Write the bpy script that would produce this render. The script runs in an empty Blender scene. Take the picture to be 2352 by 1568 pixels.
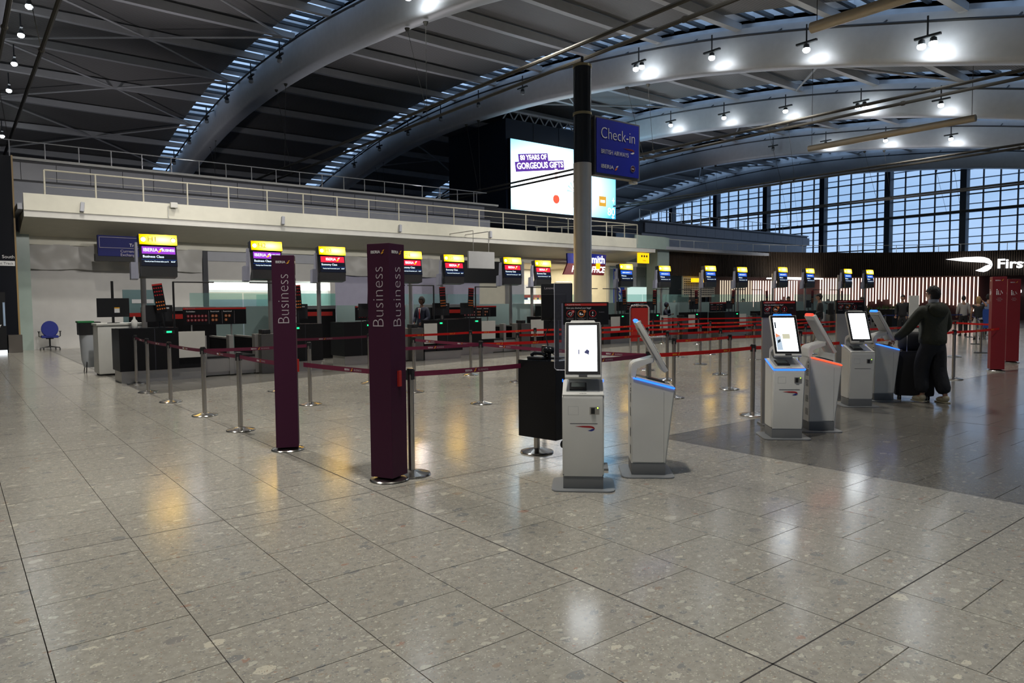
import bpy, bmesh, math, random
from mathutils import Vector, Matrix, Euler
random.seed(7)
S = bpy.context.scene
COL = S.collection
PI = math.pi
R = math.radians

# ------------------------------------------------------------------ camera
F, YAW, PITCH, ROLL, EYE = 1621.8, R(51.571), R(-3.138), R(-.4538), 1.6
fw = Vector((math.cos(YAW)*math.cos(PITCH), math.sin(YAW)*math.cos(PITCH), math.sin(PITCH)))
r0 = Vector((math.sin(YAW), -math.cos(YAW), 0)); u0 = r0.cross(fw)
rt = math.cos(ROLL)*r0 + math.sin(ROLL)*u0; up = -math.sin(ROLL)*r0 + math.cos(ROLL)*u0
cam_d = bpy.data.cameras.new('camera'); cam = bpy.data.objects.new('camera', cam_d); COL.objects.link(cam)
cam_d.sensor_width = 36; cam_d.lens = 36*F/2352; cam_d.clip_end = 400
cam.matrix_world = Matrix(((rt.x, up.x, -fw.x, 0), (rt.y, up.y, -fw.y, 0), (rt.z, up.z, -fw.z, EYE), (0, 0, 0, 1)))
S.camera = cam

# ------------------------------------------------------------------ world: overcast dusk sky
W = bpy.data.worlds.new('dusk'); S.world = W; W.use_nodes = True
wn = W.node_tree.nodes; wl = W.node_tree.links; wn.clear()
wo = wn.new('ShaderNodeOutputWorld'); wb = wn.new('ShaderNodeBackground')
tc = wn.new('ShaderNodeTexCoord'); nz = wn.new('ShaderNodeTexNoise'); mp = wn.new('ShaderNodeMapping')
cr = wn.new('ShaderNodeValToRGB')
mp.inputs['Scale'].default_value = (1, 1, 5); nz.inputs['Scale'].default_value = 2.6; nz.inputs['Detail'].default_value = 4
cr.color_ramp.elements[0].position = .35; cr.color_ramp.elements[0].color = (.25, .385, .60, 1)
cr.color_ramp.elements[1].position = .68; cr.color_ramp.elements[1].color = (.41, .545, .77, 1)
wl.new(tc.outputs['Generated'], mp.inputs['Vector']); wl.new(mp.outputs[0], nz.inputs['Vector'])
wl.new(nz.outputs[0], cr.inputs[0]); wl.new(cr.outputs[0], wb.inputs[0]); wl.new(wb.outputs[0], wo.inputs[0])
wb.inputs[1].default_value = 1.5

S.view_settings.view_transform = 'Standard'; S.view_settings.look = 'None'
S.view_settings.gamma = 1; S.view_settings.use_curve_mapping = False
S.view_settings.exposure = 0.0
S.cycles.max_bounces = 6; S.cycles.diffuse_bounces = 3; S.cycles.glossy_bounces = 3
S.cycles.transmission_bounces = 6; S.cycles.transparent_max_bounces = 8
S.cycles.caustics_reflective = False; S.cycles.caustics_refractive = False
S.cycles.sample_clamp_indirect = 3.0
try: S.cycles.use_denoising = True
except Exception: pass

HALL_E = 7400     # watts of each high-bay floodlight over the hall floor
def spot(loc, target, energy, color=(1, .95, .88), ang=100, blend=.8, rad=.25):
    l = bpy.data.lights.new('floodlight', 'SPOT'); l.energy = energy; l.color = color  # name shared with the added spots that have no fixture
    l.spot_size = R(ang); l.spot_blend = blend; l.shadow_soft_size = rad
    o = bpy.data.objects.new('floodlight', l); COL.objects.link(o); o.location = loc
    o.rotation_euler = (Vector(target)-Vector(loc)).to_track_quat('-Z', 'Y').to_euler(); return o
def area(loc, target, sx, sy, energy, color=(1, 1, 1)):
    l = bpy.data.lights.new('ceiling_lamp', 'AREA'); l.shape = 'RECTANGLE'; l.size = sx; l.size_y = sy; l.energy = energy; l.color = color
    o = bpy.data.objects.new('ceiling_lamp', l); COL.objects.link(o); o.location = loc
    o.rotation_euler = (Vector(target)-Vector(loc)).to_track_quat('-Z', 'Y').to_euler(); return o
# high-bay floodlights on the arches, pointing down at the floor
for lx, ly, lz, k in ((-6, -4, 5.6, .09), (3, -4, 6, .12), (11, -5, 5.7, .10), (2.8, 4, 8, .20), (2.8, 13, 10.3, .34), (-5, 8, 9.4, .25), (14.4, 1.5, 7.6, .10),
                      (14.4, 9, 9.6, .22), (14.4, 17, 11, .35), (3, 22, 12, .42), (9, 24, 12.6, .30),
                      (28, 8, 9.2, .16), (28, 17, 11.5, .26), (42, 6, 9, .12), (42, 17, 11.5, .2), (22, 23, 12.5, .3)):
    spot((lx, ly, lz), (lx*.98+.4, ly+.3, 0), HALL_E*k, ang=112)
# unseen spots added on the gallery and behind the slatted wall, brightening the roof
for p, q, e in (((10, 40, 8.6), (6, 36, 14), 900), ((24, 40, 8.6), (20, 34, 14), 900), ((8, 48, 8), (8, 54, 13), 700), ((47, 31.8, 5.1), (44, 26, 13), 1300), ((56.5, 27.4, 5.1), (52, 18, 13), 1300), ((29, 31, 5.3), (28, 22, 13), 900), ((52, 42, 8.6), (50, 38, 14), 800)):
    spot(p, q, e*.72, ang=150, blend=1, color=(.96, .93, 1), rad=.3)
# added spots with no fixture, brightening the shop walls under the balcony
for lx in (3.5, 10.5, 18, 26, 34):
    spot((lx, 12.5, 8.4), (lx+.3, 32, 2.3), 2700, ang=52, blend=.6, color=(1, .96, .92), rad=.25)
# more added spots without fixtures: a warm wash on the balcony front
for lx in (3, 12, 21, 30):
    spot((lx, 20, 11.6), (lx+.5, 29, 5.0), 950, ang=62, color=(1, .95, .82), rad=.2)

# ------------------------------------------------------------------ materials
MATS = {}
def mat(name, col, rough=.5, metal=0, em=None, es=0, spec=None, alpha=None, trans=None, bump=None):
    if name in MATS: return MATS[name]
    m = bpy.data.materials.new(name); m.use_nodes = True; n = m.node_tree.nodes; l = m.node_tree.links
    b = n['Principled BSDF']; b.inputs['Base Color'].default_value = (*col, 1)
    b.inputs['Roughness'].default_value = rough; b.inputs['Metallic'].default_value = metal
    if em: b.inputs['Emission Color'].default_value = (*em, 1); b.inputs['Emission Strength'].default_value = es
    if spec is not None: b.inputs['Specular IOR Level'].default_value = spec
    if alpha is not None: b.inputs['Alpha'].default_value = alpha
    if trans is not None: b.inputs['Transmission Weight'].default_value = trans
    # a little uneven tone on every surface, procedural
    if not em:
        g = n.new('ShaderNodeNewGeometry'); t = n.new('ShaderNodeTexNoise'); t.inputs['Scale'].default_value = 3.0; t.inputs['Detail'].default_value = 3
        mx = n.new('ShaderNodeMix'); mx.data_type = 'RGBA'
        mx.inputs[6].default_value = (*[c*.9 for c in col], 1); mx.inputs[7].default_value = (*[min(1, c*1.08) for c in col], 1)
        l.new(g.outputs['Position'], t.inputs['Vector']); l.new(t.outputs[0], mx.inputs[0]); l.new(mx.outputs[2], b.inputs['Base Color'])
    if bump:
        g2 = n.new('ShaderNodeNewGeometry'); t2 = n.new('ShaderNodeTexNoise'); t2.inputs['Scale'].default_value = bump[0]
        bp = n.new('ShaderNodeBump'); bp.inputs['Strength'].default_value = bump[1]; bp.inputs['Distance'].default_value = .02
        l.new(g2.outputs['Position'], t2.inputs['Vector']); l.new(t2.outputs[0], bp.inputs['Height']); l.new(bp.outputs[0], b.inputs['Normal'])
    MATS[name] = m; return m
def glow(name, col, s): return mat(name, (0, 0, 0), em=col, es=s, rough=.4)

def floor_material():
    m = bpy.data.materials.new('terrazzo'); m.use_nodes = True; n = m.node_tree.nodes; l = m.node_tree.links
    b = n['Principled BSDF']; g = n.new('ShaderNodeNewGeometry')
    def math_(op, a, b_=None, c=None):
        x = n.new('ShaderNodeMath'); x.operation = op
        for i, v in enumerate((a, b_, c)):
            if v is None: continue
            if isinstance(v, (int, float)): x.inputs[i].default_value = v
            else: l.new(v, x.inputs[i])
        return x.outputs[0]
    sep = n.new('ShaderNodeSeparateXYZ'); l.new(g.outputs['Position'], sep.inputs[0]); X, Y = sep.outputs[0], sep.outputs[1]
    # warped coordinates so the chips are irregular
    nw = n.new('ShaderNodeTexNoise'); nw.inputs['Scale'].default_value = 14; l.new(g.outputs['Position'], nw.inputs['Vector'])
    vm = n.new('ShaderNodeVectorMath'); vm.operation = 'MULTIPLY_ADD'; vm.inputs[1].default_value = (.05, .05, 0)
    l.new(nw.outputs['Color'], vm.inputs[0]); l.new(g.outputs['Position'], vm.inputs[2])
    base = n.new('ShaderNodeValToRGB'); nb = n.new('ShaderNodeTexNoise'); nb.inputs['Scale'].default_value = 22; nb.inputs['Detail'].default_value = 6
    l.new(g.outputs['Position'], nb.inputs['Vector']); l.new(nb.outputs[0], base.inputs[0])
    base.color_ramp.elements[0].position = .3; base.color_ramp.elements[0].color = (.285, .272, .235, 1)
    base.color_ramp.elements[1].position = .7; base.color_ramp.elements[1].color = (.375, .358, .305, 1)
    cur = base.outputs[0]
    for sc, thr, rad, sx in ((11, .83, .31, .75), (26, .72, .34, .6), (60, .60, .36, .7), (130, .5, .42, 1)):
        mpn = n.new('ShaderNodeMapping'); mpn.inputs['Scale'].default_value = (sx, 1, 1); mpn.inputs['Rotation'].default_value = (0, 0, sc*.37); l.new(vm.outputs[0], mpn.inputs[0])
        v = n.new('ShaderNodeTexVoronoi'); v.inputs['Scale'].default_value = sc; l.new(mpn.outputs[0], v.inputs['Vector'])
        sp = n.new('ShaderNodeSeparateColor'); l.new(v.outputs['Color'], sp.inputs[0])
        on = math_('GREATER_THAN', sp.outputs[0], thr)
        near = math_('LESS_THAN', v.outputs['Distance'], math_('MULTIPLY', math_('ADD', sp.outputs[2], .35), rad))
        msk = math_('MULTIPLY', math_('MULTIPLY', on, near), .74)
        ch = n.new('ShaderNodeValToRGB'); ch.color_ramp.interpolation = 'CONSTANT'; e = ch.color_ramp.elements
        e[0].position = 0; e[0].color = (.20, .205, .205, 1); e[1].position = .24; e[1].color = (.40, .38, .32, 1)
        for p, c in ((.45, (.52, .50, .42)), (.72, (.30, .23, .17)), (.80, (.22, .21, .20)), (.88, (.62, .58, .46)), (.97, (.34, .20, .15))):
            q = e.new(p); q.color = (*c, 1)
        l.new(sp.outputs[1], ch.inputs[0])
        mx = n.new('ShaderNodeMix'); mx.data_type = 'RGBA'; l.new(msk, mx.inputs[0]); l.new(cur, mx.inputs[6]); l.new(ch.outputs[0], mx.inputs[7]); cur = mx.outputs[2]
    # darker stone: the bay on the right and the band the desks stand on
    d1 = math_('MULTIPLY', math_('GREATER_THAN', X, 6.474), math_('LESS_THAN', Y, 5.402))
    ax = math_('ABSOLUTE', math_('SUBTRACT', X, 22.0)); bd = math_('SUBTRACT', 17.6, math_('MULTIPLY', math_('POWER', ax, 1.5), .043))
    d2 = math_('MULTIPLY', math_('MULTIPLY', math_('GREATER_THAN', Y, bd), math_('GREATER_THAN', X, 2.72)), math_('LESS_THAN', Y, 31))
    dm = math_('MAXIMUM', d1, d2)
    dk = n.new('ShaderNodeMix'); dk.data_type = 'RGBA'; dk.blend_type = 'MULTIPLY'; l.new(dm, dk.inputs[0]); l.new(cur, dk.inputs[6]); dk.inputs[7].default_value = (.46, .46, .47, 1)
    # tone differs a little from tile to tile and there are long soft wear marks
    nl = n.new('ShaderNodeTexNoise'); nl.inputs['Scale'].default_value = .8; nl.inputs['Detail'].default_value = 3; l.new(g.outputs['Position'], nl.inputs['Vector'])
    oi = n.new('ShaderNodeObjectInfo')
    tone = math_('ADD', math_('MULTIPLY', nl.outputs[0], .16), math_('ADD', math_('MULTIPLY', oi.outputs['Random'], .07), .87))
    hs = n.new('ShaderNodeHueSaturation'); l.new(tone, hs.inputs['Value']); l.new(dk.outputs[2], hs.inputs['Color'])
    l.new(hs.outputs[0], b.inputs['Base Color'])
    rr = n.new('ShaderNodeMapRange'); rr.inputs[3].default_value = .13; rr.inputs[4].default_value = .22
    l.new(nl.outputs[0], rr.inputs[0]); l.new(rr.outputs[0], b.inputs['Roughness'])
    b.inputs['Specular IOR Level'].default_value = .5
    return m
M_FLOOR = floor_material()
M_JOINT = mat('tile_joint', (.035, .032, .028), .7)
M_WHITE = mat('white_panel', (.62, .61, .57), .55)
M_CREAM = mat('cream_plaster', (.68, .66, .56), .6)
M_WALLW = mat('white_hoarding', (.50, .49, .47), .6)
M_LAV = mat('lavender_hoarding', (.30, .29, .38), .5)
M_BEIGE = mat('beige_wall', (.46, .44, .36), .6)
M_GREYP = mat('grey_cladding', (.20, .205, .24), .35)
M_GREYW = mat('pale_grey_wall', (.36, .37, .41), .5)
M_DARKL = mat('dark_joint', (.02, .022, .03), .5)
M_BLACK = mat('black_laminate', (.006, .006, .007), .45, spec=.25)
M_GLOSSBK = mat('black_gloss', (.007, .009, .012), .2, spec=.3)
M_BLKPL = mat('black_plastic', (.012, .012, .013), .4)
M_STEEL = mat('brushed_steel', (.46, .44, .41), .42, .85)
M_CHROME = mat('polished_steel', (.80, .78, .74), .20, 1)
M_POST = mat('post_steel', (.46, .43, .39), .22, 1)
M_BRASS = mat('brass_ring', (.50, .42, .24), .3, 1)
M_KIOSK = mat('kiosk_white', (.66, .66, .62), .38)
M_KGREY = mat('kiosk_grey', (.16, .165, .165), .45)
M_TRAY = mat('tray_grey', (.32, .34, .35), .3)
M_MAROON = mat('maroon_print', (.042, .005, .024), .6, spec=.25)
M_BELTM = mat('maroon_belt', (.13, .006, .035), .6)
M_BELTR = mat('red_belt', (.60, .009, .007), .6, spec=.25)
M_BELTB = mat('blue_belt', (.008, .02, .12), .6)
M_RED = mat('red_paint', (.19, .006, .011), .45)
M_REDL = mat('red_print', (.42, .020, .014), .5)
M_BLUE = mat('blue_sign', (.008, .018, .34), .4)
M_TXT = mat('white_lettering', (.75, .75, .75), .5)
M_TXTD = mat('grey_lettering', (.40, .36, .38), .5)
M_TXTB = mat('black_lettering', (.02, .02, .02), .5)
M_GOLD = mat('gold_print', (.75, .36, .02), .5)
M_ORANGE = mat('orange_print', (.75, .18, .02), .5)
M_BAR = mat('logo_red', (.45, .01, .015), .5)
M_BAB = mat('logo_blue', (.012, .03, .30), .5)
M_ARCH = mat('arch_white_steel', (.66, .68, .70), .45)
M_RAFT = mat('rafter_grey', (.50, .50, .50), .5)
M_TIE = mat('tie_rod', (.075, .07, .06), .7, spec=.2)
M_TIEL = mat('pendant_tube', (.50, .42, .30), .35, .3)
M_FIX = mat('lamp_housing', (.03, .035, .04), .5)
M_DUCT = mat('tower_navy', (.006, .014, .035), .3)
M_MULL = mat('mullion_dark', (.006, .016, .032), .5)
M_SKIN = mat('skin', (.36, .19, .12), .55)
M_SKIND = mat('skin_brown', (.13, .065, .04), .55)
M_HAIR = mat('dark_hair', (.010, .008, .007), .7, bump=(60, .5))
M_BLOND = mat('blond_hair', (.34, .21, .08), .7, bump=(60, .5))
M_GREEN = mat('frosted_teal', (.22, .36, .34), .35)
M_PILLAR = mat('back_painted_green_glass', (.34, .42, .38), .25)
M_TUBEW = glow('tube_light', (1, .74, .60), 2.3)
M_YELL = glow('yellow_lightbox', (1, .55, .0), 1.45)
M_YELC = glow('yellow_lightbox_core', (1, .78, .18), 22)
M_WGLOW = glow('white_glow', (.95, .98, 1), 3.0)
M_WTEXT = glow('screen_lettering', (.75, .9, 1), 1.6)
M_SCRW = glow('kiosk_screen', (.88, .94, 1), 4.5)
M_SCRB = glow('screen_blue_bar', (.02, .14, .75), 1.0)
M_SCRP = glow('screen_purple_bar', (.36, .05, .65), 1.1)
M_SCRR = glow('screen_red_bar', (.9, .02, .06), 1.1)
M_SCRD = glow('screen_dark', (.003, .005, .014), 1.0)
M_GRN = glow('green_indicator', (.01, 1, .22), 3)
M_BLED = glow('blue_strip', (.015, .13, 1), 3.2)
M_RLED = glow('orange_strip', (1, .045, .012), 3.6)
M_SHOP = glow('shop_strip_light', (1, .98, .92), 5)
M_SHOPW = glow('shop_lamp_warm', (1, .86, .6), 4)
def glassmat(name, col, alpha, rough=.05):
    m = bpy.data.materials.new(name); m.use_nodes = True; n = m.node_tree.nodes; l = m.node_tree.links
    n.clear(); o = n.new('ShaderNodeOutputMaterial'); t = n.new('ShaderNodeBsdfTransparent'); g = n.new('ShaderNodeBsdfPrincipled')
    mx = n.new('ShaderNodeMixShader'); g.inputs['Base Color'].default_value = (*col, 1); g.inputs['Roughness'].default_value = rough
    t.inputs[0].default_value = (*[min(1, .6+c*.6) for c in col], 1)
    mx.inputs[0].default_value = alpha; l.new(t.outputs[0], mx.inputs[1]); l.new(g.outputs[0], mx.inputs[2]); l.new(mx.outputs[0], o.inputs[0])
    return m
M_GLASS = glassmat('clear_glass', (.35, .55, .52), .16)
M_FROST = glassmat('frosted_glass', (.25, .34, .33), .85, .4)
M_ACRY = glassmat('acrylic', (.4, .42, .5), .05)
M_WIN = glassmat('window_glass', (.55, .62, .7), .05)
def ribbed(name, col, scale, axis, strength=.6, rough=.6):
    m = bpy.data.materials.new(name); m.use_nodes = True; n = m.node_tree.nodes; l = m.node_tree.links; b = n['Principled BSDF']
    g = n.new('ShaderNodeNewGeometry'); w = n.new('ShaderNodeTexWave'); w.bands_direction = axis; w.inputs['Scale'].default_value = scale
    l.new(g.outputs['Position'], w.inputs['Vector']); bp = n.new('ShaderNodeBump'); bp.inputs['Strength'].default_value = strength; bp.inputs['Distance'].default_value = .03
    l.new(w.outputs[0], bp.inputs['Height']); l.new(bp.outputs[0], b.inputs['Normal'])
    mx = n.new('ShaderNodeMix'); mx.data_type = 'RGBA'; mx.inputs[6].default_value = (*[c*.75 for c in col], 1); mx.inputs[7].default_value = (*col, 1)
    l.new(w.outputs[0], mx.inputs[0]); l.new(mx.outputs[2], b.inputs['Base Color']); b.inputs['Roughness'].default_value = rough; return m
M_DECK = ribbed('roof_deck', (.24, .23, .22), 2.2, 'Y')
def advert():
    m = bpy.data.materials.new('advert_screen'); m.use_nodes = True; n = m.node_tree.nodes; l = m.node_tree.links
    n.clear(); o = n.new('ShaderNodeOutputMaterial'); e = n.new('ShaderNodeEmission'); t = n.new('ShaderNodeTexCoord')
    mpn = n.new('ShaderNodeMapping'); mpn.inputs['Location'].default_value = (-.46, -.1, -.52); mpn.inputs['Scale'].default_value = (1.25, .01, 1.15)
    gr = n.new('ShaderNodeTexGradient'); gr.gradient_type = 'SPHERICAL'; c = n.new('ShaderNodeValToRGB')
    el = c.color_ramp.elements; el[0].position = .12; el[0].color = (.03, .22, .50, 1); el[1].position = .75; el[1].color = (1, 1, 1, 1)
    q = el.new(.42); q.color = (.35, .72, .95, 1)
    l.new(t.outputs['Generated'], mpn.inputs[0]); l.new(mpn.outputs[0], gr.inputs[0]); l.new(gr.outputs[0], c.inputs[0]); l.new(c.outputs[0], e.inputs[0])
    e.inputs[1].default_value = 3.2; l.new(e.outputs[0], o.inputs[0]); return m
M_AD = advert()
def lit_panel():
    m = bpy.data.materials.new('yellow_backlit'); m.use_nodes = True; n = m.node_tree.nodes; l = m.node_tree.links; n.clear()
    o = n.new('ShaderNodeOutputMaterial'); e = n.new('ShaderNodeEmission'); t = n.new('ShaderNodeTexCoord'); mpn = n.new('ShaderNodeMapping')
    mpn.inputs['Location'].default_value = (-.93, -.005, -.5*1.3); mpn.inputs['Scale'].default_value = (1.5, .01, 1.3); g = n.new('ShaderNodeTexGradient'); g.gradient_type = 'SPHERICAL'
    c = n.new('ShaderNodeValToRGB'); el = c.color_ramp.elements; el[0].position = .1; el[0].color = (1, .50, 0, 1); el[1].position = .8; el[1].color = (1, .62, .06, 1)
    r = n.new('ShaderNodeMapRange'); r.inputs[3].default_value = 1.5; r.inputs[4].default_value = 17
    l.new(t.outputs['Generated'], mpn.inputs[0]); l.new(mpn.outputs[0], g.inputs[0]); l.new(g.outputs[0], c.inputs[0]); l.new(g.outputs[0], r.inputs[0])
    l.new(c.outputs[0], e.inputs[0]); l.new(r.outputs[0], e.inputs[1]); l.new(e.outputs[0], o.inputs[0]); return m
M_YGRAD = lit_panel()

# ------------------------------------------------------------------ mesh helpers
class MB:
    def __init__(s): s.b = bmesh.new(); s.mats = []
    def mi(s, m):
        if m is None: return 0
        if m not in s.mats: s.mats.append(m)
        return s.mats.index(m)
    def _setm(s, fs, m):
        i = s.mi(m)
        for f in fs: f.material_index = i
    def face(s, pts, m=None):
        f = s.b.faces.new([s.b.verts.new(p) for p in pts]); s._setm([f], m); return f
    def box(s, x0, x1, y0, y1, z0, z1, m=None, bev=0, mtx=None):
        v = [Vector((x, y, z)) for x in (x0, x1) for y in (y0, y1) for z in (z0, z1)]
        if mtx: v = [mtx @ p for p in v]
        v = [s.b.verts.new(p) for p in v]
        fs = [s.b.faces.new([v[i] for i in q]) for q in ((0, 1, 3, 2), (4, 6, 7, 5), (0, 4, 5, 1), (2, 3, 7, 6), (0, 2, 6, 4), (1, 5, 7, 3))]
        if bev:
            es = list({e for f in fs for e in f.edges})
            r = bmesh.ops.bevel(s.b, geom=es, offset=bev, segments=2, affect='EDGES', profile=.6)
            fs = list(set([f for f in fs if f.is_valid]+list(r['faces'])))
        s._setm(fs, m); return fs
    def prism(s, poly, d0, d1, axis='y', m=None, bev=0):
        f3 = {'y': lambda p, d: (p[0], d, p[1]), 'x': lambda p, d: (d, p[0], p[1]), 'z': lambda p, d: (p[0], p[1], d)}[axis]
        a = [s.b.verts.new(f3(p, d0)) for p in poly]; b = [s.b.verts.new(f3(p, d1)) for p in poly]; n = len(poly)
        fs = [s.b.faces.new(a), s.b.faces.new(b[::-1])]+[s.b.faces.new((a[i], b[i], b[(i+1) % n], a[(i+1) % n])) for i in range(n)]
        if bev:
            es = list({e for f in fs[:2] for e in f.edges})
            r = bmesh.ops.bevel(s.b, geom=es, offset=bev, segments=2, affect='EDGES'); fs = [f for f in fs if f.is_valid]+list(r['faces'])
        s._setm(fs, m); return fs
    def cyl(s, c, r, h, seg=20, m=None, r2=None, axis='z'):
        r2 = r if r2 is None else r2
        def P(a, rr, t):
            x, y = rr*math.cos(a), rr*math.sin(a)
            return {'z': (c[0]+x, c[1]+y, c[2]+t), 'y': (c[0]+x, c[1]+t, c[2]+y), 'x': (c[0]+t, c[1]+x, c[2]+y)}[axis]
        a = [s.b.verts.new(P(2*PI*i/seg, r, 0)) for i in range(seg)]; b = [s.b.verts.new(P(2*PI*i/seg, r2, h)) for i in range(seg)]
        fs = [s.b.faces.new(a[::-1]), s.b.faces.new(b)]+[s.b.faces.new((a[i], a[(i+1) % seg], b[(i+1) % seg], b[i])) for i in range(seg)]
        s._setm(fs, m)
    def lathe(s, prof, seg=24, m=None, c=(0, 0, 0)):
        rings = [[s.b.verts.new((c[0]+r*math.cos(2*PI*i/seg), c[1]+r*math.sin(2*PI*i/seg), c[2]+z)) for i in range(seg)] for r, z in prof]
        fs = [s.b.faces.new((p[i], p[(i+1) % seg], q[(i+1) % seg], q[i])) for p, q in zip(rings, rings[1:]) for i in range(seg)]
        fs += [s.b.faces.new(rings[0][::-1]), s.b.faces.new(rings[-1])]; s._setm(fs, m)
    def tube(s, pts, r, seg=8, m=None):
        pts = [Vector(p) for p in pts]; rings = []
        for i, p in enumerate(pts):
            d = (pts[min(i+1, len(pts)-1)]-pts[max(i-1, 0)]).normalized()
            a = d.cross(Vector((0, 0, 1))) if abs(d.z) < .95 else d.cross(Vector((1, 0, 0))); a.normalize(); b = a.cross(d)
            rr = r[i] if isinstance(r, (list, tuple)) else r
            rings.append([s.b.verts.new(p+rr*(math.cos(2*PI*k/seg)*a+math.sin(2*PI*k/seg)*b)) for k in range(seg)])
        fs = [s.b.faces.new((p[i], p[(i+1) % seg], q[(i+1) % seg], q[i])) for p, q in zip(rings, rings[1:]) for i in range(seg)]
        fs += [s.b.faces.new(rings[0][::-1]), s.b.faces.new(rings[-1])]; s._setm(fs, m)
    def sphere(s, c, r, sc=(1, 1, 1), seg=16, m=None):
        mt = Matrix.Translation(c) @ Matrix.Diagonal((*sc, 1)); rr = bmesh.ops.create_uvsphere(s.b, u_segments=seg, v_segments=seg//2+2, radius=r, matrix=mt)
        s._setm({f for v in rr['verts'] for f in v.link_faces}, m)
    def mesh(s, name, m=None, smooth=None):
        bmesh.ops.recalc_face_normals(s.b, faces=s.b.faces)
        me = bpy.data.meshes.new(name)
        if smooth:
            for f in s.b.faces: f.smooth = True
            for e in s.b.edges:
                if len(e.link_faces) == 2 and e.calc_face_angle(0) > R(smooth): e.smooth = False
        s.b.to_mesh(me); s.b.free()
        for q in (s.mats or [m]): me.materials.append(q)
        return me
    def build(s, name, m=None, parent=None, smooth=None, **kw): return link(name, s.mesh(name, m, smooth), parent, **kw)
def link(name, me, parent=None, loc=None, rot=None, label=None, kind=None):
    o = bpy.data.objects.new(name, me); COL.objects.link(o)
    if parent: o.parent = parent
    if loc is not None: o.location = loc
    if rot is not None: o.rotation_euler = rot
    if label: o['label'] = label
    if kind: o['kind'] = kind
    return o
def thing(name, label, cat, loc=(0, 0, 0), rz=0, group=None):
    o = bpy.data.objects.new(name, None); COL.objects.link(o); o.location = loc; o.rotation_euler = (0, 0, rz)
    o.empty_display_size = .1; o['label'] = label; o['category'] = cat
    if group: o['group'] = group
    return o
def tag(o, label, cat, group=None):
    o['label'] = label; o['category'] = cat
    if group: o['group'] = group
    return o
def tree(o, parent=None):
    c = o.copy(); COL.objects.link(c)
    if parent: c.parent = parent
    for ch in [q for q in o.children]: tree(ch, c)
    return c
def dup(o, label, loc, rz=None, group=None):
    c = tree(o); c['label'] = label; c.location = loc
    if rz is not None: c.rotation_euler = (0, 0, rz)
    if group: c['group'] = group
    return c
def setting(name, me, parent=None): return link(name, me, parent, kind='structure') if not parent else link(name, me, parent)

_TX = {}
def text_mesh(s, size, m, thin=0, align='LEFT', ext=.0015, width=None, shear=0):
    k = (s, size, m.name, thin, align, ext, width, shear)
    if k in _TX: return _TX[k]
    cu = bpy.data.curves.new('lettering', 'FONT'); cu.body = s; cu.size = size; cu.align_x = align; cu.align_y = 'CENTER'
    cu.resolution_u = 3; cu.offset = thin; cu.extrude = ext; cu.shear = shear
    o = bpy.data.objects.new('lettering', cu); COL.objects.link(o); dg = bpy.context.evaluated_depsgraph_get(); dg.update()
    me = bpy.data.meshes.new_from_object(o.evaluated_get(dg)); bpy.data.objects.remove(o); bpy.data.curves.remove(cu)
    me.materials.clear(); me.materials.append(m)
    if width:
        xs = [v.co.x for v in me.vertices]; w = max(xs)-min(xs); f = width/w if w else 1; x0 = {'LEFT': min(xs), 'CENTER': 0, 'RIGHT': max(xs)}[align]
        for v in me.vertices: v.co.x = (v.co.x-x0)*f
    _TX[k] = me; return me
def text(s, size, loc, parent, m=None, rot=(PI/2, 0, 0), name='lettering', **kw):
    """flat raised lettering; the default faces local -Y"""
    return link(name, text_mesh(s, size, m or M_TXT, **kw), parent, loc, rot)
def ribbon(w, parent, x, z, y=-.002, ma=None, mb=None):
    """two-piece curved ribbon mark, w wide, on a face towards local -Y"""
    a = [(0, .155), (.12, .165), (.4, .185), (.7, .19), (.82, .18), (.92, .15), (.98, .10), (1, .04), (.985, .015), (.93, .05), (.83, .08), (.65, .09), (.4, .105), (.2, .13)]
    b = [(.64, -.065), (.72, -.085), (.82, -.095), (.90, -.075), (.97, -.03), (1, .03), (.975, .005), (.93, .04), (.85, .02), (.75, -.03)]
    p = MB(); p.prism([(x+w*(u-.5), z+w*v) for u, v in a], y, y-.001, m=ma or M_BAR); p.prism([(x+w*(u-.5), z+w*v) for u, v in b], y, y-.001, m=mb or M_BAB)
    return p.build('ribbon_mark', None, parent)
def flame(h, parent, x, z, y=-.002, m1=None, m2=None, rot=None):
    a = [(-.45, -.5), (-.2, -.45), (.1, -.3), (.3, 0), (.2, .05), (-.1, .0), (-.3, -.2)]
    b = [(-.15, .08), (.15, .12), (.4, .18), (.55, .5), (.25, .45), (0, .3)]
    p = MB(); p.prism([(x+h*u, z+h*v) for u, v in a], y, y-.001, m=m1 or M_ORANGE); p.prism([(x+h*u, z+h*v) for u, v in b], y, y-.001, m=m2 or M_GOLD)
    return p.build('wing_mark', None, parent)

# ------------------------------------------------------------------ floor
T = .6225
fl = MB(); fl.box(-20, 78, -16, 80, -.3, -.012, M_JOINT); floor = fl.build('floor'); floor['kind'] = 'structure'
tb = MB(); tb.box(-T/2+.0025, T/2-.0025, -T/2+.0025, T/2-.0025, -.012, 0); tile_me = tb.mesh('tile', M_FLOOR)
cands = []
for i in range(-9, 60):
    x = .2875+T*(i+.5)
    for j in range(-6, 56):
        off = 0 if i % 2 else T/2
        y = 1.667+off+T*(j+.5)
        if x > 30 or y > 30 or x < -4: continue
        q = Vector((x, y, -EYE)); d = q.dot(fw)
        if d < .8: continue
        px, py = q.dot(rt)/d, q.dot(up)/d
        if abs(px) > .80 or py < -.56: continue
        cands.append((d, x, y))
cands.sort()
tb = MB(); tb.box(-T/2+.0025, T/2-.0025, -T/4+.0035, T/4-.0035, -.012, 0); half_me = tb.mesh('half_tile', M_FLOOR)
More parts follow.
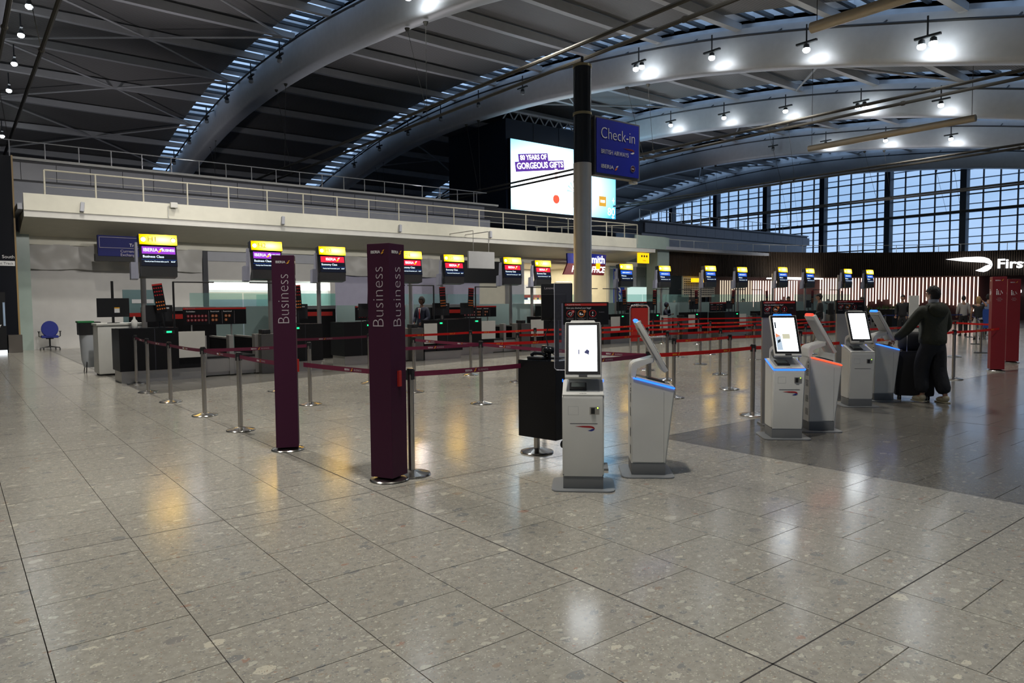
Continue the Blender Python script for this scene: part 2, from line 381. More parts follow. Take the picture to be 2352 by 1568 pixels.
def cut(i_even, y):      # tiles of the staggered columns are cut in two where a movement joint crosses (every sixth tile)
    u = (y-1.667)/(6*T); return i_even and abs(u-round(u)) < .02
def even(x): return round((x-.2875)/T-.5) % 2 == 0
k = 0
for d, x, y in cands[:294]:
    if cut(even(x), y):
        for q in (-1, 1): link('tile', half_me, floor, (x, y+q*T/4, 0))
    else: link('tile', tile_me, floor, (x, y, 0))
seen = {(round(x, 3), round(y, 3)) for d, x, y in cands[:294]}
tf = MB(); h = T/2-.0025
for i in range(-16, 58):
    x = .2875+T*(i+.5)
    for j in range(-8, 52):
        y = 1.667+(0 if i % 2 else T/2)+T*(j+.5)
        if (round(x, 3), round(y, 3)) in seen: continue
        if cut(i % 2 == 0, y): tf.box(x-h, x+h, y-h, y-.0035, -.012, 0); tf.box(x-h, x+h, y+.0035, y+h, -.012, 0)
        else: tf.box(x-h, x+h, y-h, y+h, -.012, 0)
tfo = tf.build('tile_field', M_FLOOR, floor, kind='stuff')
for n_ in range(-1, 8): b = MB(); b.box(-9.6, 36, 1.667+6*T*n_-.004, 1.667+6*T*n_+.004, -.012, .0006); b.build('movement_joint', M_JOINT, floor)
for n_ in (-1, 0, 1, 2): b = MB(); b.box(.2875+(4+12*n_)*T-.005, .2875+(4+12*n_)*T+.005, -3, 33, -.012, .0006); b.build('movement_joint', M_JOINT, floor)
far = MB(); X1 = .2875+T*58; Y1 = 1.667+T*52.5
far.box(X1, 78, -16, 80, -.012, -.001); far.box(-10, X1, Y1, 80, -.012, -.001); far.box(-20, -9.66, -16, Y1, -.012, -.001); far.build('distant_paving', M_FLOOR, floor)

# ------------------------------------------------------------------ roof: arches, rafters, deck, skylights
PL = [(-14, 2.6), (-8, 4.9), (0, 7.4), (4, 8.55), (8.5, 9.8), (10.5, 10.3), (12.6, 10.8), (14.5, 11.3), (16.5, 11.75), (19, 12.25), (21, 12.65), (25, 13.25), (28, 13.6), (31.5, 13.95),
      (35, 14.25), (38.5, 14.42), (42, 14.5), (46, 14.45), (51, 14.2), (55, 13.75), (59, 13.15), (63, 12.45), (68, 11.4), (75, 9.6), (79, 8.4)]
def zl(y):
    for (a, b), (c, d) in zip(PL, PL[1:]):
        if a <= y <= c: return b+(d-b)*(y-a)/(c-a)
    return PL[0][1] if y < PL[0][0] else PL[-1][1]
def zlo(y): return (zl(y-2)+zl(y-1)+zl(y)+zl(y+1)+zl(y+2))/5
def zhi(y): return zlo(y)+1.85
AX = [2.0+13.85*k for k in range(-1, 6)]
ceil = thing('ceiling', 'arched steel roof', 'roof'); del ceil['category']; ceil['kind'] = 'structure'; del ceil['label']
ys = [-14+1.5*i for i in range(62)]
for k, ax in enumerate(AX):
    b = MB(); prev = None
    for y in ys:
        lo, hi = zlo(y), zhi(y)
        # box beam whose belly is rounded and narrower at the bottom
        prof = [(-.46, hi), (-.50, hi-.2), (-.48, lo+.22), (-.40, lo+.05), (-.30, lo), (.30, lo), (.40, lo+.05), (.48, lo+.22), (.50, hi-.2), (.46, hi)]
        ring = [b.b.verts.new((ax+u, y, z)) for u, z in prof]
        if prev:
            n_ = len(ring)
            for i in range(n_): b.b.faces.new((prev[i], prev[(i+1) % n_], ring[(i+1) % n_], ring[i]))
        prev = ring
    b.build('arch_beam', M_ARCH, ceil, smooth=50)
    # maintenance rail alongside the arch
    rb = MB(); rb.tube([(ax-.9, y, zhi(y)-.45) for y in ys], .055, 6)
    for y in ys[::3]: rb.tube([(ax-.9, y, zhi(y)-.45), (ax-.45, y, zhi(y)-.2)], .035, 5)
    rb.build('light_rail', M_FIX, ceil)
RY = [-8.5+4.7*i for i in range(19)]      # rafter stations; 4.7 m apart
raft_me = {}
for k in range(len(AX)-1):
    a, c = AX[k], AX[k+1]
    for j, y in enumerate(RY):
        z = zhi(y)
        b = MB(); L = c-a-.9
        # tapered tube-like rafter, deeper in the middle
        top = z+.35
        pts = [(a+.45+L*t, y, top-.30) for t in (0, .1, .25, .5, .75, .9, 1)]
        prev = None
        for (x, yy, zc), t in zip(pts, (0, .1, .25, .5, .75, .9, 1)):
            hh = .15+.08*math.sin(PI*t); w = .15
            ring = [b.b.verts.new(q) for q in ((x, yy-w, zc-hh), (x, yy+w, zc-hh), (x, yy+w, zc+hh), (x, yy-w, zc+hh))]
            if prev:
                for i in range(4): b.b.faces.new((prev[i], prev[(i+1) % 4], ring[(i+1) % 4], ring[i]))
            else: b.b.faces.new(ring)
            prev = ring
        b.b.faces.new(prev)
        b.build('rafter', M_RAFT, ceil)
        if j == len(RY)-1: continue
        y2 = RY[j+1]; z2 = zhi(y2)
        b = MB(); n_ = 3
        for q in range(n_):
            ya, yb = y+(y2-y)*q/n_, y+(y2-y)*(q+1)/n_
            za, zb = zhi(ya)+.36, zhi(yb)+.36
            for x0, x1 in ((a+.1, c-1.55),):
                v = [b.b.verts.new(p) for p in ((x0, ya, za), (x1, ya, za), (x1, yb, zb), (x0, yb, zb), (x0, ya, za+.2), (x1, ya, za+.2), (x1, yb, zb+.2), (x0, yb, zb+.2))]
                for f in ((0, 3, 2, 1), (4, 5, 6, 7), (0, 1, 5, 4), (2, 3, 7, 6), (1, 2, 6, 5), (3, 0, 4, 7)): b.b.faces.new([v[i] for i in f])
        b.build('roof_panel', M_DECK, ceil)
        # skylight: white-edged opening with slatted panes beside the arch
        if y < 2 or y > 70: 
            b = MB(); b.face([(c-1.55, y, z+.5), (c+.1, y, z+.5), (c+.1, y2, z2+.5), (c-1.55, y2, z2+.5)]); b.build('roof_infill', M_DECK, ceil); continue
        fr = MB()
        fr.face([(c-1.6, y, z+.36), (c-1.6, y2, z2+.36), (c-1.6, y2, z2+.95), (c-1.6, y, z+.95)])
        fr.face([(c+.1, y, z-.1), (c+.1, y2, z2-.1), (c+.1, y2, z2+.95), (c+.1, y, z+.95)])
        e0 = .42; dz = (z2-z)/(y2-y)
        for ya, yb in ((y, y+e0), (y2-e0, y2)):
            za, zb = z+(ya-y)*dz, z+(yb-y)*dz
            fr.face([(c-1.6, ya, za+.5), (c+.1, ya, za+.5), (c+.1, yb, zb+.5), (c-1.6, yb, zb+.5)])
            ym, zm = (yb, zb) if ya == y else (ya, za)
            fr.face([(c-1.6, ym, zm+.5), (c+.1, ym, zm+.5), (c+.1, ym, zm+.95), (c-1.6, ym, zm+.95)])
        ss = fr.build('skylight', M_ARCH, ceil)
        np_ = 4; L = (y2-y-2*e0)/np_
        for q in range(np_):
            ya = y+e0+L*q+.08; yb = y+e0+L*(q+1)-.08; za, zb = z+(ya-y)*dz+.52, z+(yb-y)*dz+.52
            pb = MB(); pb.face([(c-1.6, ya, za), (c+.1, ya, za), (c+.1, yb, zb), (c-1.6, yb, zb)]); pb.build('pane', M_WIN, ss)
            pb = MB(); pb.box(c-1.6, c+.1, yb, yb+.16, zb-.05, zb+.1); pb.build('glazing_bar', M_FIX, ss)
# diagonal bracing in alternate bays
for k, jj in ((1, (4, 6, 8, 10, 12, 14)), (3, (5, 9, 13)), (4, (4, 8, 12)), (5, (3, 7, 11))):
    a, c = AX[k], AX[k+1]
    for j in jj:
        if j+2 >= len(RY): continue
        y0, ym, y1 = RY[j], RY[j+1], RY[j+2]; xm = (a+c)/2
        b = MB()
        for xx, yy in ((a+.5, y0), (c-1.0, y0), (a+.5, y1), (c-1.0, y1)):
            b.tube([(xx, yy, zhi(yy)-.1), (xm, ym, zhi(ym)-.12)], .06, 6)
        b.build('bracing_rod', M_RAFT, ceil)
# twin horizontal ties of every arch with their thin hangers
for ax in AX[1:]:
    for dx in (-.5, .5):
        b = MB(); b.tube([(ax+dx, -12, 9.45), (ax+dx, 78, 9.45)], .065, 8)
        for y in (12+dx*1.5, 25.5+dx*1.5, 41+dx*1.5, 55+dx*1.5): b.sphere((ax+dx, y, 9.45), .095, (1, 1.5, 1), 8)
        b.build('tie_rod', M_TIE, ceil)
        b = MB()
        for y in (25.5+dx*1.5, 41+dx*1.5, 55+dx*1.5):
            b.tube([(ax+dx, y, 9.45), (ax, y+.8, zlo(y))], .012, 4); b.cyl((ax, y+.8, zlo(y)-.12), .06, .14, 8, r2=.12)
        b.build('hanger_cable', M_TIE, ceil)

# floodlights hung on the light rails
def flood(double, lit):
    t = thing('arch_floodlight', 'x', 'floodlight')
    b = MB(); b.tube([(0, 0, .8), (0, 0, .08)], .035, 6); b.box(-.06, .06, -.45, .45, .02, .1); b.build('bracket', M_FIX, t)
    for dy in ((-.2, .2) if double else (0,)):
        b = MB(); b.lathe([(.05, .12), (.11, .08), (.13, -.12), (.13, -.14)], 14, c=(0, dy, -.12)); hd = b.build('lamp_head', M_FIX, t, smooth=40)
        b = MB(); b.sphere((0, dy, -.25), .15, (1, 1, .8), 12); b.build('lens', M_LAMP if lit else M_TRAY, hd, smooth=60)
    return t
M_LAMP = glow('lamp_lens', (.88, .95, 1), 38)
protos = {(d, l): flood(d, l) for d in (0, 1) for l in (0, 1)}
nth = ['first', 'second', 'third', 'fourth', 'fifth', 'sixth', 'seventh', 'eighth', 'ninth', 'tenth', 'eleventh', 'twelfth', 'thirteenth', 'fourteenth', 'fifteenth']
def lamps(k, side, stations, doubles, lit, desc):
    for i, y in enumerate(stations):
        d, lt = (1 if i in doubles else 0), (1 if i in lit else 0)
        x = AX[k]+side*1.25; z = zhi(y)-1.15
        o = dup(protos[(d, lt)], f'{"lit white" if lt else "unlit dark"} {"twin " if d else ""}floodlight {nth[i]} {desc}', (x, y, z), group=f'floodlights on the roof arches')
        if lt and k != 1:
            spot((x-.25, y, z-.45), (AX[k]-.5, y, zlo(y)-.5), 100, ang=120, blend=1, color=(.95, .97, 1), rad=.12)
lamps(1, 1, [38.3, 42.8, 47.6, 52.3, 60.5], (), (0, 1, 2, 3, 4), 'from the top at the far left edge')
lamps(2, -1, [38.6+4.7*i for i in range(7)], (), (), 'from the middle down the big left arch')
lamps(2, -1, [24.6, 19.9, 15.2, 10.5, 5.8], (0,), (0, 1, 2, 3, 4), 'from the top edge on the big left arch')
lamps(3, -1, [11.2, 15.9, 20.6, 25.1], (0, 3), (0, 1, 2, 3), 'from the right on the arch above the blue sign')
lamps(3, -1, [34.6+4.7*i for i in range(6)], (), (), 'on the left half of the big central arch')
lamps(4, -1, [15.9, 20.2, 25.0, 29.6, 34.2], (1,), (0, 1, 2, 3, 4), 'from the right on the middle arch')
lamps(5, -1, [20.4, 24.9, 29.6, 34.3], (), (0, 1, 2), 'from the right on the arch nearest the windows')
for p in protos.values():
    for o in [c2 for c in p.children for c2 in c.children]+list(p.children)+[p]: bpy.data.objects.remove(o)
# bronze pendant tubes
for (x, ya, yb, z, lab) in ((36.0, 12.1, 19.9, 9.63, 'long bronze pendant tube hanging level before the big windows'), (20.3, 2.6, 11.2, 9.65, 'bronze pendant tube running out through the top of the picture')):
    t = thing('pendant_tube', lab, 'pendant light', (x, (ya+yb)/2, z)); L = (yb-ya)/2
    b = MB(); b.tube([(0, -L, 0), (0, L, 0)], .16, 12); b.build('tube', M_TIEL, t, smooth=50)
    for q in (-1, 1): b = MB(); b.tube([(0, q*L*.96, .15), (0, q*L*.96, zhi(ya)-z-.4 if q < 0 else zhi(yb)-z-.4)], .012, 4); b.build('cable', M_TIE, t)

# ------------------------------------------------------------------ shell walls out of view
b = MB(); b.box(-12.2, -12, -14, 80, 0, 18); setting('wall_left', b.mesh('wall_left', M_GREYW))
b = MB(); b.box(-12, 74, -13.4, -13.2, 0, 6); setting('wall_back', b.mesh('wall_back', M_GREYW))
b = MB(); b.box(-12, 74, 78, 78.3, 0, 14); setting('wall_rear', b.mesh('wall_rear', M_GREYP))

# ------------------------------------------------------------------ end window wall
XW = 72.6
win = thing('window_1', '', ''); del win['category']; del win['label']; win['kind'] = 'structure'
colsY = [.807*71.8+6.6*0-6.6*i for i in range(-1, 11)]
TZ = [4.34+2.245*i for i in range(6)]
mull = [colsY[0]-1.32*i for i in range(5*11+1)]
for i, y in enumerate(colsY):
    b = MB(); b.box(XW-.9, XW-.1, y-.26, y+.26, 0, zhi(y)); b.build('column', M_MULL, win)
for i, y in enumerate(mull):
    if i % 5 == 0: continue
    b = MB(); b.box(XW-.1, XW+.06, y-.05, y+.05, 2, zhi(y)); b.build('mullion', M_MULL, win)
for z in TZ:
    b = MB(); b.box(XW-.16, XW+.05, mull[-1], 66, z-.05, z+.05); b.build('transom', M_MULL, win)
    for q in (1, 2):
        b = MB(); b.box(XW+.9, XW+1.2, mull[-1], 66, z+2.245*q/3-.03, z+2.245*q/3+.03); b.build('louvre', mat('louvre_blue', (.09, .14, .22), .5), win)
b = MB(); b.face([(XW, mull[-1]-2, 1), (XW, 74, 1), (XW, 74, 15.5), (XW, mull[-1]-2, 15.5)]); b.build('pane', M_WIN, win)
b = MB(); b.box(XW-.3, XW+.3, -14, mull[-1], 0, 10); b.box(XW-.3, XW+.3, -14, 80, 0, 2.2); b.build('solid_panel', M_GREYP, win)

# ------------------------------------------------------------------ balcony, upper wall
wf = MB(); YF = 29.0
wf.box(2.06, 32.7, YF, YF+.18, 4.86, 5.43, M_CREAM)                    # parapet
wf.box(2.06, 34.5, YF+.05, YF+.30, 4.645, 4.86, M_WHITE)              # fascia under it
wf.prism([(YF+.32, 4.64), (31.53, 4.2), (31.53, 4.85), (YF+.32, 4.85)], 2.06, 34.5, 'x', M_BEIGE)   # sloping soffit
wf.box(2.06, 37.9, 31.55, 32.0, 3.90, 4.20, M_CREAM)
wf.box(1.9, 70, YF+.2, 39, 4.9, 5.1, M_GREYW)
setting('wall_balcony', wf.mesh('wall_balcony'))
uw = MB()
uw.box(1.9, 29.08, 38.0, 38.3, 8.06, 8.17, M_WHITE); uw.box(1.9, 29.08, 38.12, 38.4, 7.95, 8.06, M_DARKL)
uw.box(1.9, 29.08, 38.16, 38.4, 7.10, 7.2, M_DARKL); uw.box(1.9, 28.4, 38.05, 38.4, 5.1, 7.10, M_GREYW)
uw.box(43.25, 68.96, 38.0, 38.3, 8.06, 8.17, M_GREYP); uw.box(43.25, 68.9, 38.12, 38.4, 7.95, 8.06, M_DARKL)
uw.box(43.25, 68.9, 38.16, 38.4, 7.10, 7.2, M_DARKL); uw.box(43.6, 68.7, 38.1, 38.4, 5.1, 7.10, M_GREYW)
uw.box(1.9, 68.7, 38.2, 38.5, 7.1, 8.0, M_DARKL); uw.box(1.9, 68.9, 38.4, 76, 7.0, 7.1, M_GREYP)
upper = uw.build('wall_upper'); upper['kind'] = 'structure'
pj = 1.333; b = MB(); b.box(.012, pj-.012, 38.1, 38.2, 7.2, 7.95); pme = b.mesh('panel', M_GREYP)
x = 2.66-pj
while x < 68.8:
    if x+pj < 29.1 or x > 43.2: link('panel', pme, upper, (x, 0, 0))
    x += pj
def railing(name, pts, z0, h, step, label, post_r=.022, rail_r=.025, wires=0, m=None, start=0):
    t = thing(name, label, 'railing', (*pts[0], z0)); m = m or M_WHITE; base = Vector((*pts[0], 0))
    P = [Vector((*p, 0))-base for p in pts]
    b = MB(); b.tube([p+Vector((0, 0, h)) for p in P], rail_r, 6); b.build('handrail', m, t)
    pm = None
    for p, q in zip(P, P[1:]):
        L = (q-p).length; n_ = max(1, round((L-start)/step))
        for i in range(n_+1):
            pos = p+(q-p)*((start+i*step)/L)
            if (start+i*step) > L+.01: break
            if pm is None: b = MB(); b.cyl((0, 0, 0), post_r, h, 6); pm = b.mesh('post', m)
            link('post', pm, t, pos)
    for w in range(wires):
        zz = h*(w+1)/(wires+1); b = MB(); b.tube([p+Vector((0, 0, zz)) for p in P], .006, 4); b.build('wire', m, t)
    return t
M_RAIL = mat('cream_rail', (.55, .52, .42), .45)
railing('balcony_railing', [(2.69, YF+.12), (32.9, YF+.12)], 5.43, .84, 1.53, 'long cream handrail and posts along the lower white balcony', .03, .03, 2, M_RAIL)
railing('balcony_railing', [(32.9, YF+.12), (28.5, 33.5)], 5.1, 1.15, 1.53, 'short cream railing turning the corner at the balcony end', .03, .028, 0, M_RAIL)
railing('gallery_railing', [(.3, 38.15), (28.2, 38.15), (26, 40.6)], 8.17, .72, 1.31, 'grey handrail on the high gallery above the panelled wall at left', .024, .026, 0, M_RAFT, .67)
railing('gallery_railing', [(43.4, 38.15), (66, 38.15)], 8.17, .8, 1.31, 'grey handrail on the high gallery right of the video screen', .024, .026, 0, M_RAFT)
# sensors on the parapet
for x, lab in ((3.75, 'leftmost'), (10.9, 'second from left'), (16.4, 'third from left'), (21.6, 'fourth from left'), (28.1, 'fifth from left')):
    b = MB(); b.box(-.06, .06, -.14, 0, -.17, .17, bev=.01); o = b.build('wall_lamp', M_GREYW, loc=(x, YF-.01, 5.05)); o.rotation_euler = (R(-12), R(8), 0)
    tag(o, f'small grey box lamp on the cream balcony front, {lab}', 'lamp', 'box lamps on the balcony front')
t = thing('security_camera', 'small white camera on a stalk against the cream balcony front', 'camera', (6.55, YF-.02, 4.9))
b = MB(); b.tube([(0, 0, 0), (0, 0, .42), (.1, -.08, .44)], .02, 6); b.build('stalk', M_WHITE, t); b = MB(); b.box(.05, .3, -.18, -.04, .36, .56, bev=.02); b.build('camera_body', M_WHITE, t)

# ------------------------------------------------------------------ tower with the video screen
t = thing('screen_tower', 'tall navy clad tower carrying the big bright video screen', 'tower', (32.1, 41, 5))
b = MB(); b.box(0, 11.6, 0, 7.5, 0, 10.0); b.build('body', M_DUCT, t)
for x in (2.6, 5.2, 7.8, 10.4):
    b = MB(); b.box(x, x+.05, -.03, 0, 8.6, 10); b.build('cladding_joint', M_DARKL, t)
b = MB()
for i in range(12): b.tube([(i, .3, 10), (i+.5, .3, 10.7), (i+1, .3, 10)], .06, 5)
b.tube([(0, .3, 10.7), (11.6, .3, 10.7)], .08, 5); b.build('truss', M_ARCH, t)
b = MB(); b.box(.15, 11.25, -.3, -.01, 3.22, 8.55); b.build('screen_frame', M_BLKPL, t)
b = MB(); b.box(.2, 11.2, -.32, -.3, 3.3, 8.5); scr = b.build('screen', M_AD, t, label='bright advert screen')
M_ADP = glow('advert_purple', (.12, .04, .38), 1.0)
def tilt(w, hh, x, z, a=8):
    b = MB(); b.box(0, w, -.345, -.33, 0, hh); o = b.build('caption_bar', M_ADP, scr, loc=(x, 0, z), rot=(0, R(-a), 0)); return o
tilt(2.9, .62, .95, 6.85); tilt(4.85, .72, .65, 6.15)
for s, sz, x, z, w in (('80 YEARS OF', .5, 1.05, 7.2, 2.6), ('GORGEOUS GIFTS', .62, .75, 6.55, 4.6)):
    link('caption', text_mesh(s, sz, M_WGLOW, .012, 'LEFT', .002, w), scr, (x, -.36, z), (PI/2, R(-8)*0, 0)).rotation_euler = Euler((PI/2, R(-8), 0), 'XYZ')
b = MB(); b.sphere((4.6, -.345, 4.5), .34, (1, .03, 1), 14, glow('perfume_red', (1, .12, .06), 1.2)); b.box(4.45, 4.75, -.35, -.34, 4.8, 6.8, glow('perfume_pale', (1, .75, .72), 1.4)); b.build('perfume_picture', None, scr)
b = MB()
for i in range(7):
    a = R(20+25*i); b.prism([(6.6, 5.2), (6.6+.9*math.cos(a), 5.2+.9*math.sin(a)), (6.6+.9*math.cos(a+.18), 5.2+.9*math.sin(a+.18))], -.35, -.345, 'y', glow('pale_leaf', (.55, .8, .85), 1.2))
b.box(6.3, 6.95, -.35, -.345, 4.0, 5.2, glow('pale_bottle', (.75, .92, .92), 1.3)); b.build('plant_picture', None, scr)
b = MB(); b.box(9.25, 10.05, -.35, -.34, 4.35, 5.15, glow('gift_gold', (.85, .45, .05), 1)); b.box(9.4, 9.9, -.36, -.35, 4.65, 4.85, M_WGLOW); b.build('gift_picture', None, scr)
link('caption', text_mesh('80', .9, M_WGLOW, 0, 'LEFT', .002), scr, (10.2, -.36, 3.95), (PI/2, 0, 0))
link('caption', text_mesh('Terminal', .26, M_WGLOW, 0, 'LEFT', .002), scr, (9.2, -.36, 3.85), (PI/2, 0, 0)) if False else None
for x, z in ((.5, 3.9), (10.9, 4.9), (10.85, 3.55)):
    b = MB(); b.prism([(x, z+.25), (x+.04, z+.04), (x+.2, z), (x+.04, z-.04), (x, z-.25), (x-.04, z-.04), (x-.2, z), (x-.04, z+.04)], -.36, -.35, 'y', M_WGLOW); b.build('star_picture', None, scr)

# ------------------------------------------------------------------ left side: dark pylon, hoarding, drapes, shops
YB = 31.7
t = thing('wayfinding_totem', 'tall black totem reading South and Fast Track at the left edge', 'sign', (.12, 30.2, 0))
b = MB(); b.box(-1.6, 1.72, 0, .9, .0, 6.82); b.build('body', mat('totem_black', (.003, .004, .008), .6, spec=.15), t)
b = MB(); b.box(1.72, 1.77, 0, .9, .1, 6.85); b.build('edge_trim', mat('ochre_edge', (.28, .18, .06), .5), t)
text('South', .155, (1.52, -.006, 3.33), t, M_TXT, align='CENTER')
b = MB(); b.box(1.1, 1.70, -.012, -.004, 3.02, 3.19); b.build('label_pill', M_TXT, t); text('Fast Track', .12, (1.40, -.016, 3.1), t, M_TXTB, align='CENTER')
b = MB(); b.box(1.4, 1.8, -.3, -.01, 0, .62); b.build('plinth_box', mat('brown_grey', (.07, .06, .05), .5), t)
t = thing('totem_stand', 'black information stand with white text below the totem', 'sign', (1.15, 29.7, 0))
b = MB(); b.box(-1.6, .32, 0, .3, .12, 2.1); b.build('body', M_BLACK, t); b = MB(); b.box(-1.6, .32, .05, .25, .0, .12); b.build('plinth_light', glow('plinth_light', (.9, .95, 1), 2), t)
b = MB(); b.box(-.4, .02, -.02, -.005, 1.88, 2.0); b.build('label_pill', M_TXT, t); text('Fast Track', .10, (-.18, -.024, 1.94), t, M_TXTB, align='CENTER')
ribbon(.5, t, -.25, 1.66, -.006, M_TXT, M_TXT)
for i in range(11): text('BUSINESS' if i < 3 else 'CLUB EUROPE' if i % 2 else 'GOLD  SILVER', .07, (-.2, -.01, 1.55-i*.1), t, M_TXTD, align='CENTER') if i != 6 else text('IBERIA', .11, (-.25, -.01, .93), t, M_TXT, align='CENTER')
flame(.12, t, .12, .93, -.006, M_TXT, M_TXT)
b = MB(); b.box(.24, .3, -.04, -.005, .95, 1.75); b.build('light_strip', mat('blue_lamp', (.3, .4, .55), .3), t)

back = MB()
back.box(1.9, 8.45, YB, YB+.1, 0, 3.08, M_WALLW); back.box(1.9, 8.45, YB+.05, YB+.2, 3.0, 4.0, M_BEIGE)
back.box(1.75, 2.35, YB-.35, YB+.1, 0, 4.3, M_PILLAR)
back.box(8.62, 14.1, YB-.05, YB+.1, 3.48, 3.95, M_GREYW); back.box(8.62, 14.1, YB-.02, YB+.1, 2.70, 3.47, M_WALLW)
back.box(8.62, 14.1, YB-.06, YB+.1, 2.66, 2.72, M_WHITE)
back.box(14.3, 22.9, YB, YB+.1, 0, 3.1, M_LAV); back.box(14.1, 22.9, YB+.08, YB+.2, 3.0, 4.0, M_BEIGE)
back.box(21.1, 24.69, YB-.1, YB+.2, 2.72, 3.92, mat('dark_shopfront', (.006, .006, .006), .4)); back.box(22.9, 24.69, YB, YB+.1, 0, 2.72, M_BEIGE)
back.box(24.69, 25.8, YB-.35, YB+.2, 0, 3.95, M_GREYW)
back.box(32.98, 33.1, YB-.1, YB+.1, 0, 3.9, M_SHOPW if False else M_BEIGE)
back.box(34.2, 34.8, YB-.05, YB+.15, 0, 3.9, M_BEIGE); back.box(34.8, 36.6, YB-.05, YB+.1, 3.3, 3.9, M_GREYW); back.box(34.8, 36.6, YB-.04, YB+.1, 2.62, 3.28, M_GREYW)
back.box(36.6, 37.9, YB-.02, YB+.1, 2.62, 5.75, M_PILLAR)
back.box(1.9, 41, YB+6, YB+6.2, 0, 4.9, M_WALLW)
back.box(32.72, 35.6, YF+.1, YF+.2, 4.88, 5.66, M_PILLAR)
wb_ = back.build('wall_shopfront'); wb_['kind'] = 'structure'
b = MB(); b.box(33.2, 48, 33.6, 33.8, 0, 4.9); pr = b.build('wall_room_3', M_WALLW); pr['kind'] = 'structure'
b = MB(); b.box(35.6, 36.76, YB-1.9, YB-1.0, 0, 5.72); pr = b.build('trim_1', M_PILLAR); pr['kind'] = 'structure'
# frames and posts of the openings
b = MB(); b.box(8.42, 8.62, YB-.12, YB+.1, 0, 3.9); o = b.build('trim_2', M_DARKL); o['kind'] = 'structure'
b = MB(); b.box(14.1, 14.35, YB-.12, YB+.1, 0, 3.1); o = b.build('trim_3', M_STEEL); o['kind'] = 'structure'
# drapes: hanging plastic sheets with folds
def drape(x0, x1, z0, z1, y, m, seed):
    rnd = random.Random(seed); b = MB(); nx, nz_ = 46, 8; V = []
    ph = [rnd.uniform(0, 6) for _ in range(4)]
    for i in range(nx+1):
        col_ = []
        for j in range(nz_+1):
            u, v = i/nx, j/nz_
            yy = y+.05*math.sin(u*23+ph[0]+v*3)+.04*math.sin(u*41+ph[1]-v*5)+.03*math.sin(u*9+v*7+ph[2])
            zz = z1+(z0-z1)*v-.05*abs(math.sin(u*11+ph[3]))*v
            col_.append(b.b.verts.new((x0+(x1-x0)*u, yy, zz)))
        V.append(col_)
    for i in range(nx):
        for j in range(nz_): b.b.faces.new((V[i][j], V[i+1][j], V[i+1][j+1], V[i][j+1]))
    return b.mesh('plastic_drape', m, smooth=80)
M_DRAPE = mat('plastic_sheet', (.44, .43, .41), .45)
tag(link('plastic_drape', drape(2.3, 8.4, 3.02, 3.92, YB-.12, M_DRAPE, 3)), 'white plastic sheet hung along the top of the left hoarding', 'sheet')
tag(link('plastic_drape', drape(14.4, 21.0, 3.0, 3.92, YB-.12, M_DRAPE, 5)), 'crumpled white plastic sheet above the lavender hoarding', 'sheet')
# lit room behind the first opening
def room(x0, x1, y1, z1, mwall, name, lamps_):
    b = MB(); b.box(x0, x1, y1, y1+.1, 0, z1); b.box(x0-.1, x0, YB+.1, y1, 0, z1); b.box(x1, x1+.1, YB+.1, y1, 0, z1); b.box(x0, x1, YB+.1, y1, z1, z1+.1)
    o = b.build(name, mwall); o['kind'] = 'structure'
    for lx, ly, sx, sy, e, c in lamps_: area((lx, ly, z1-.05), (lx, ly, 0), sx, sy, e, c)
room(8.7, 14.1, 36.5, 2.9, mat('kiosk_room', (.72, .74, .72), .5), 'wall_room_1', [(11.4, 34.2, 5, 3.5, 130, (.93, 1, .98))])
b = MB(); b.box(8.75, 14.05, YB+.25, YB+.33, 2.26, 2.58); o = b.build('light_bar', M_SHOP); tag(o, 'long bright white light bar inside the glazed office at left', 'light')
b = MB(); b.box(8.75, 12.2, 34, 34.2, 1.85, 2.2); o = b.build('notice_board', M_BEIGE); tag(o, 'cream board on the wall under the office light bar', 'board')
b = MB(); b.box(8.7, 12.6, 33, 33.1, 0, 1.85); o = b.build('office_partition', mat('slate_partition', (.18, .22, .26), .4)); tag(o, 'slate blue partition inside the glazed office', 'partition')
t = thing('office_glazing', 'greenish glass screens standing in the office opening at left', 'glass screen', (10.6, YB-.2, 0))
for i, (x, w, hh) in enumerate(((0, .85, 2.05), (.9, 1.9, 2.1), (2.8, .95, 2.1))):
    b = MB(); b.box(x, x+w-.03, 0, .02, 0, hh); b.build('pane', M_GLASS, t)
# newsagent shop
room(25.9, 33.0, 38.5, 3.9, mat('shop_wall', (.62, .56, .42), .55), 'wall_room_2', [(29.4, 35, 6, 5, 420, (1, .93, .72))])
shop_px = [(26.0, 32.9)]
b = MB()
for i in range(6): b.box(26.2+i*1.15, 27.2+i*1.15, 35.4, 35.6, .3, 1.9, random.choice((M_RED, M_GOLD, M_WHITE, M_ORANGE)))
t = thing('shop_shelving', 'brightly stocked shelves in the newsagent shop', 'shelves', (26.1, 35, 0))
b.b.free()
b = MB(); b.box(0, 6.6, .6, .7, 0, 2.0); b.build('back_panel', M_WHITE, t)
cm = [glow('stock_red', (.9, .12, .06), .9), glow('stock_white', (1, .95, .9), 1.6), glow('stock_orange', (1, .5, .12), 1.1), mat('stock_blue', (.05, .1, .4), .5), mat('stock_green', (.1, .3, .08), .5)]
cm = [mat('stock_red', (.55, .05, .03), .5), mat('stock_white', (.8, .78, .74), .5), mat('stock_orange', (.75, .28, .06), .5), mat('stock_blue', (.05, .1, .4), .5), mat('stock_green', (.3, .4, .1), .5)]
for r_ in range(4):
    b = MB(); b.box(0, 6.6, .1, .6, .5+r_*.4, .53+r_*.4); b.build('shelf', M_WHITE, t)
    b = MB(); x = 0.05
    while x < 6.5:
        w = random.uniform(.08, .2); b.box(x, x+w, .15, .45, .53+r_*.4, .53+r_*.4+random.uniform(.18, .32), random.choice(cm)); x += w+.02
    b.build('stock', None, t, kind='stuff')
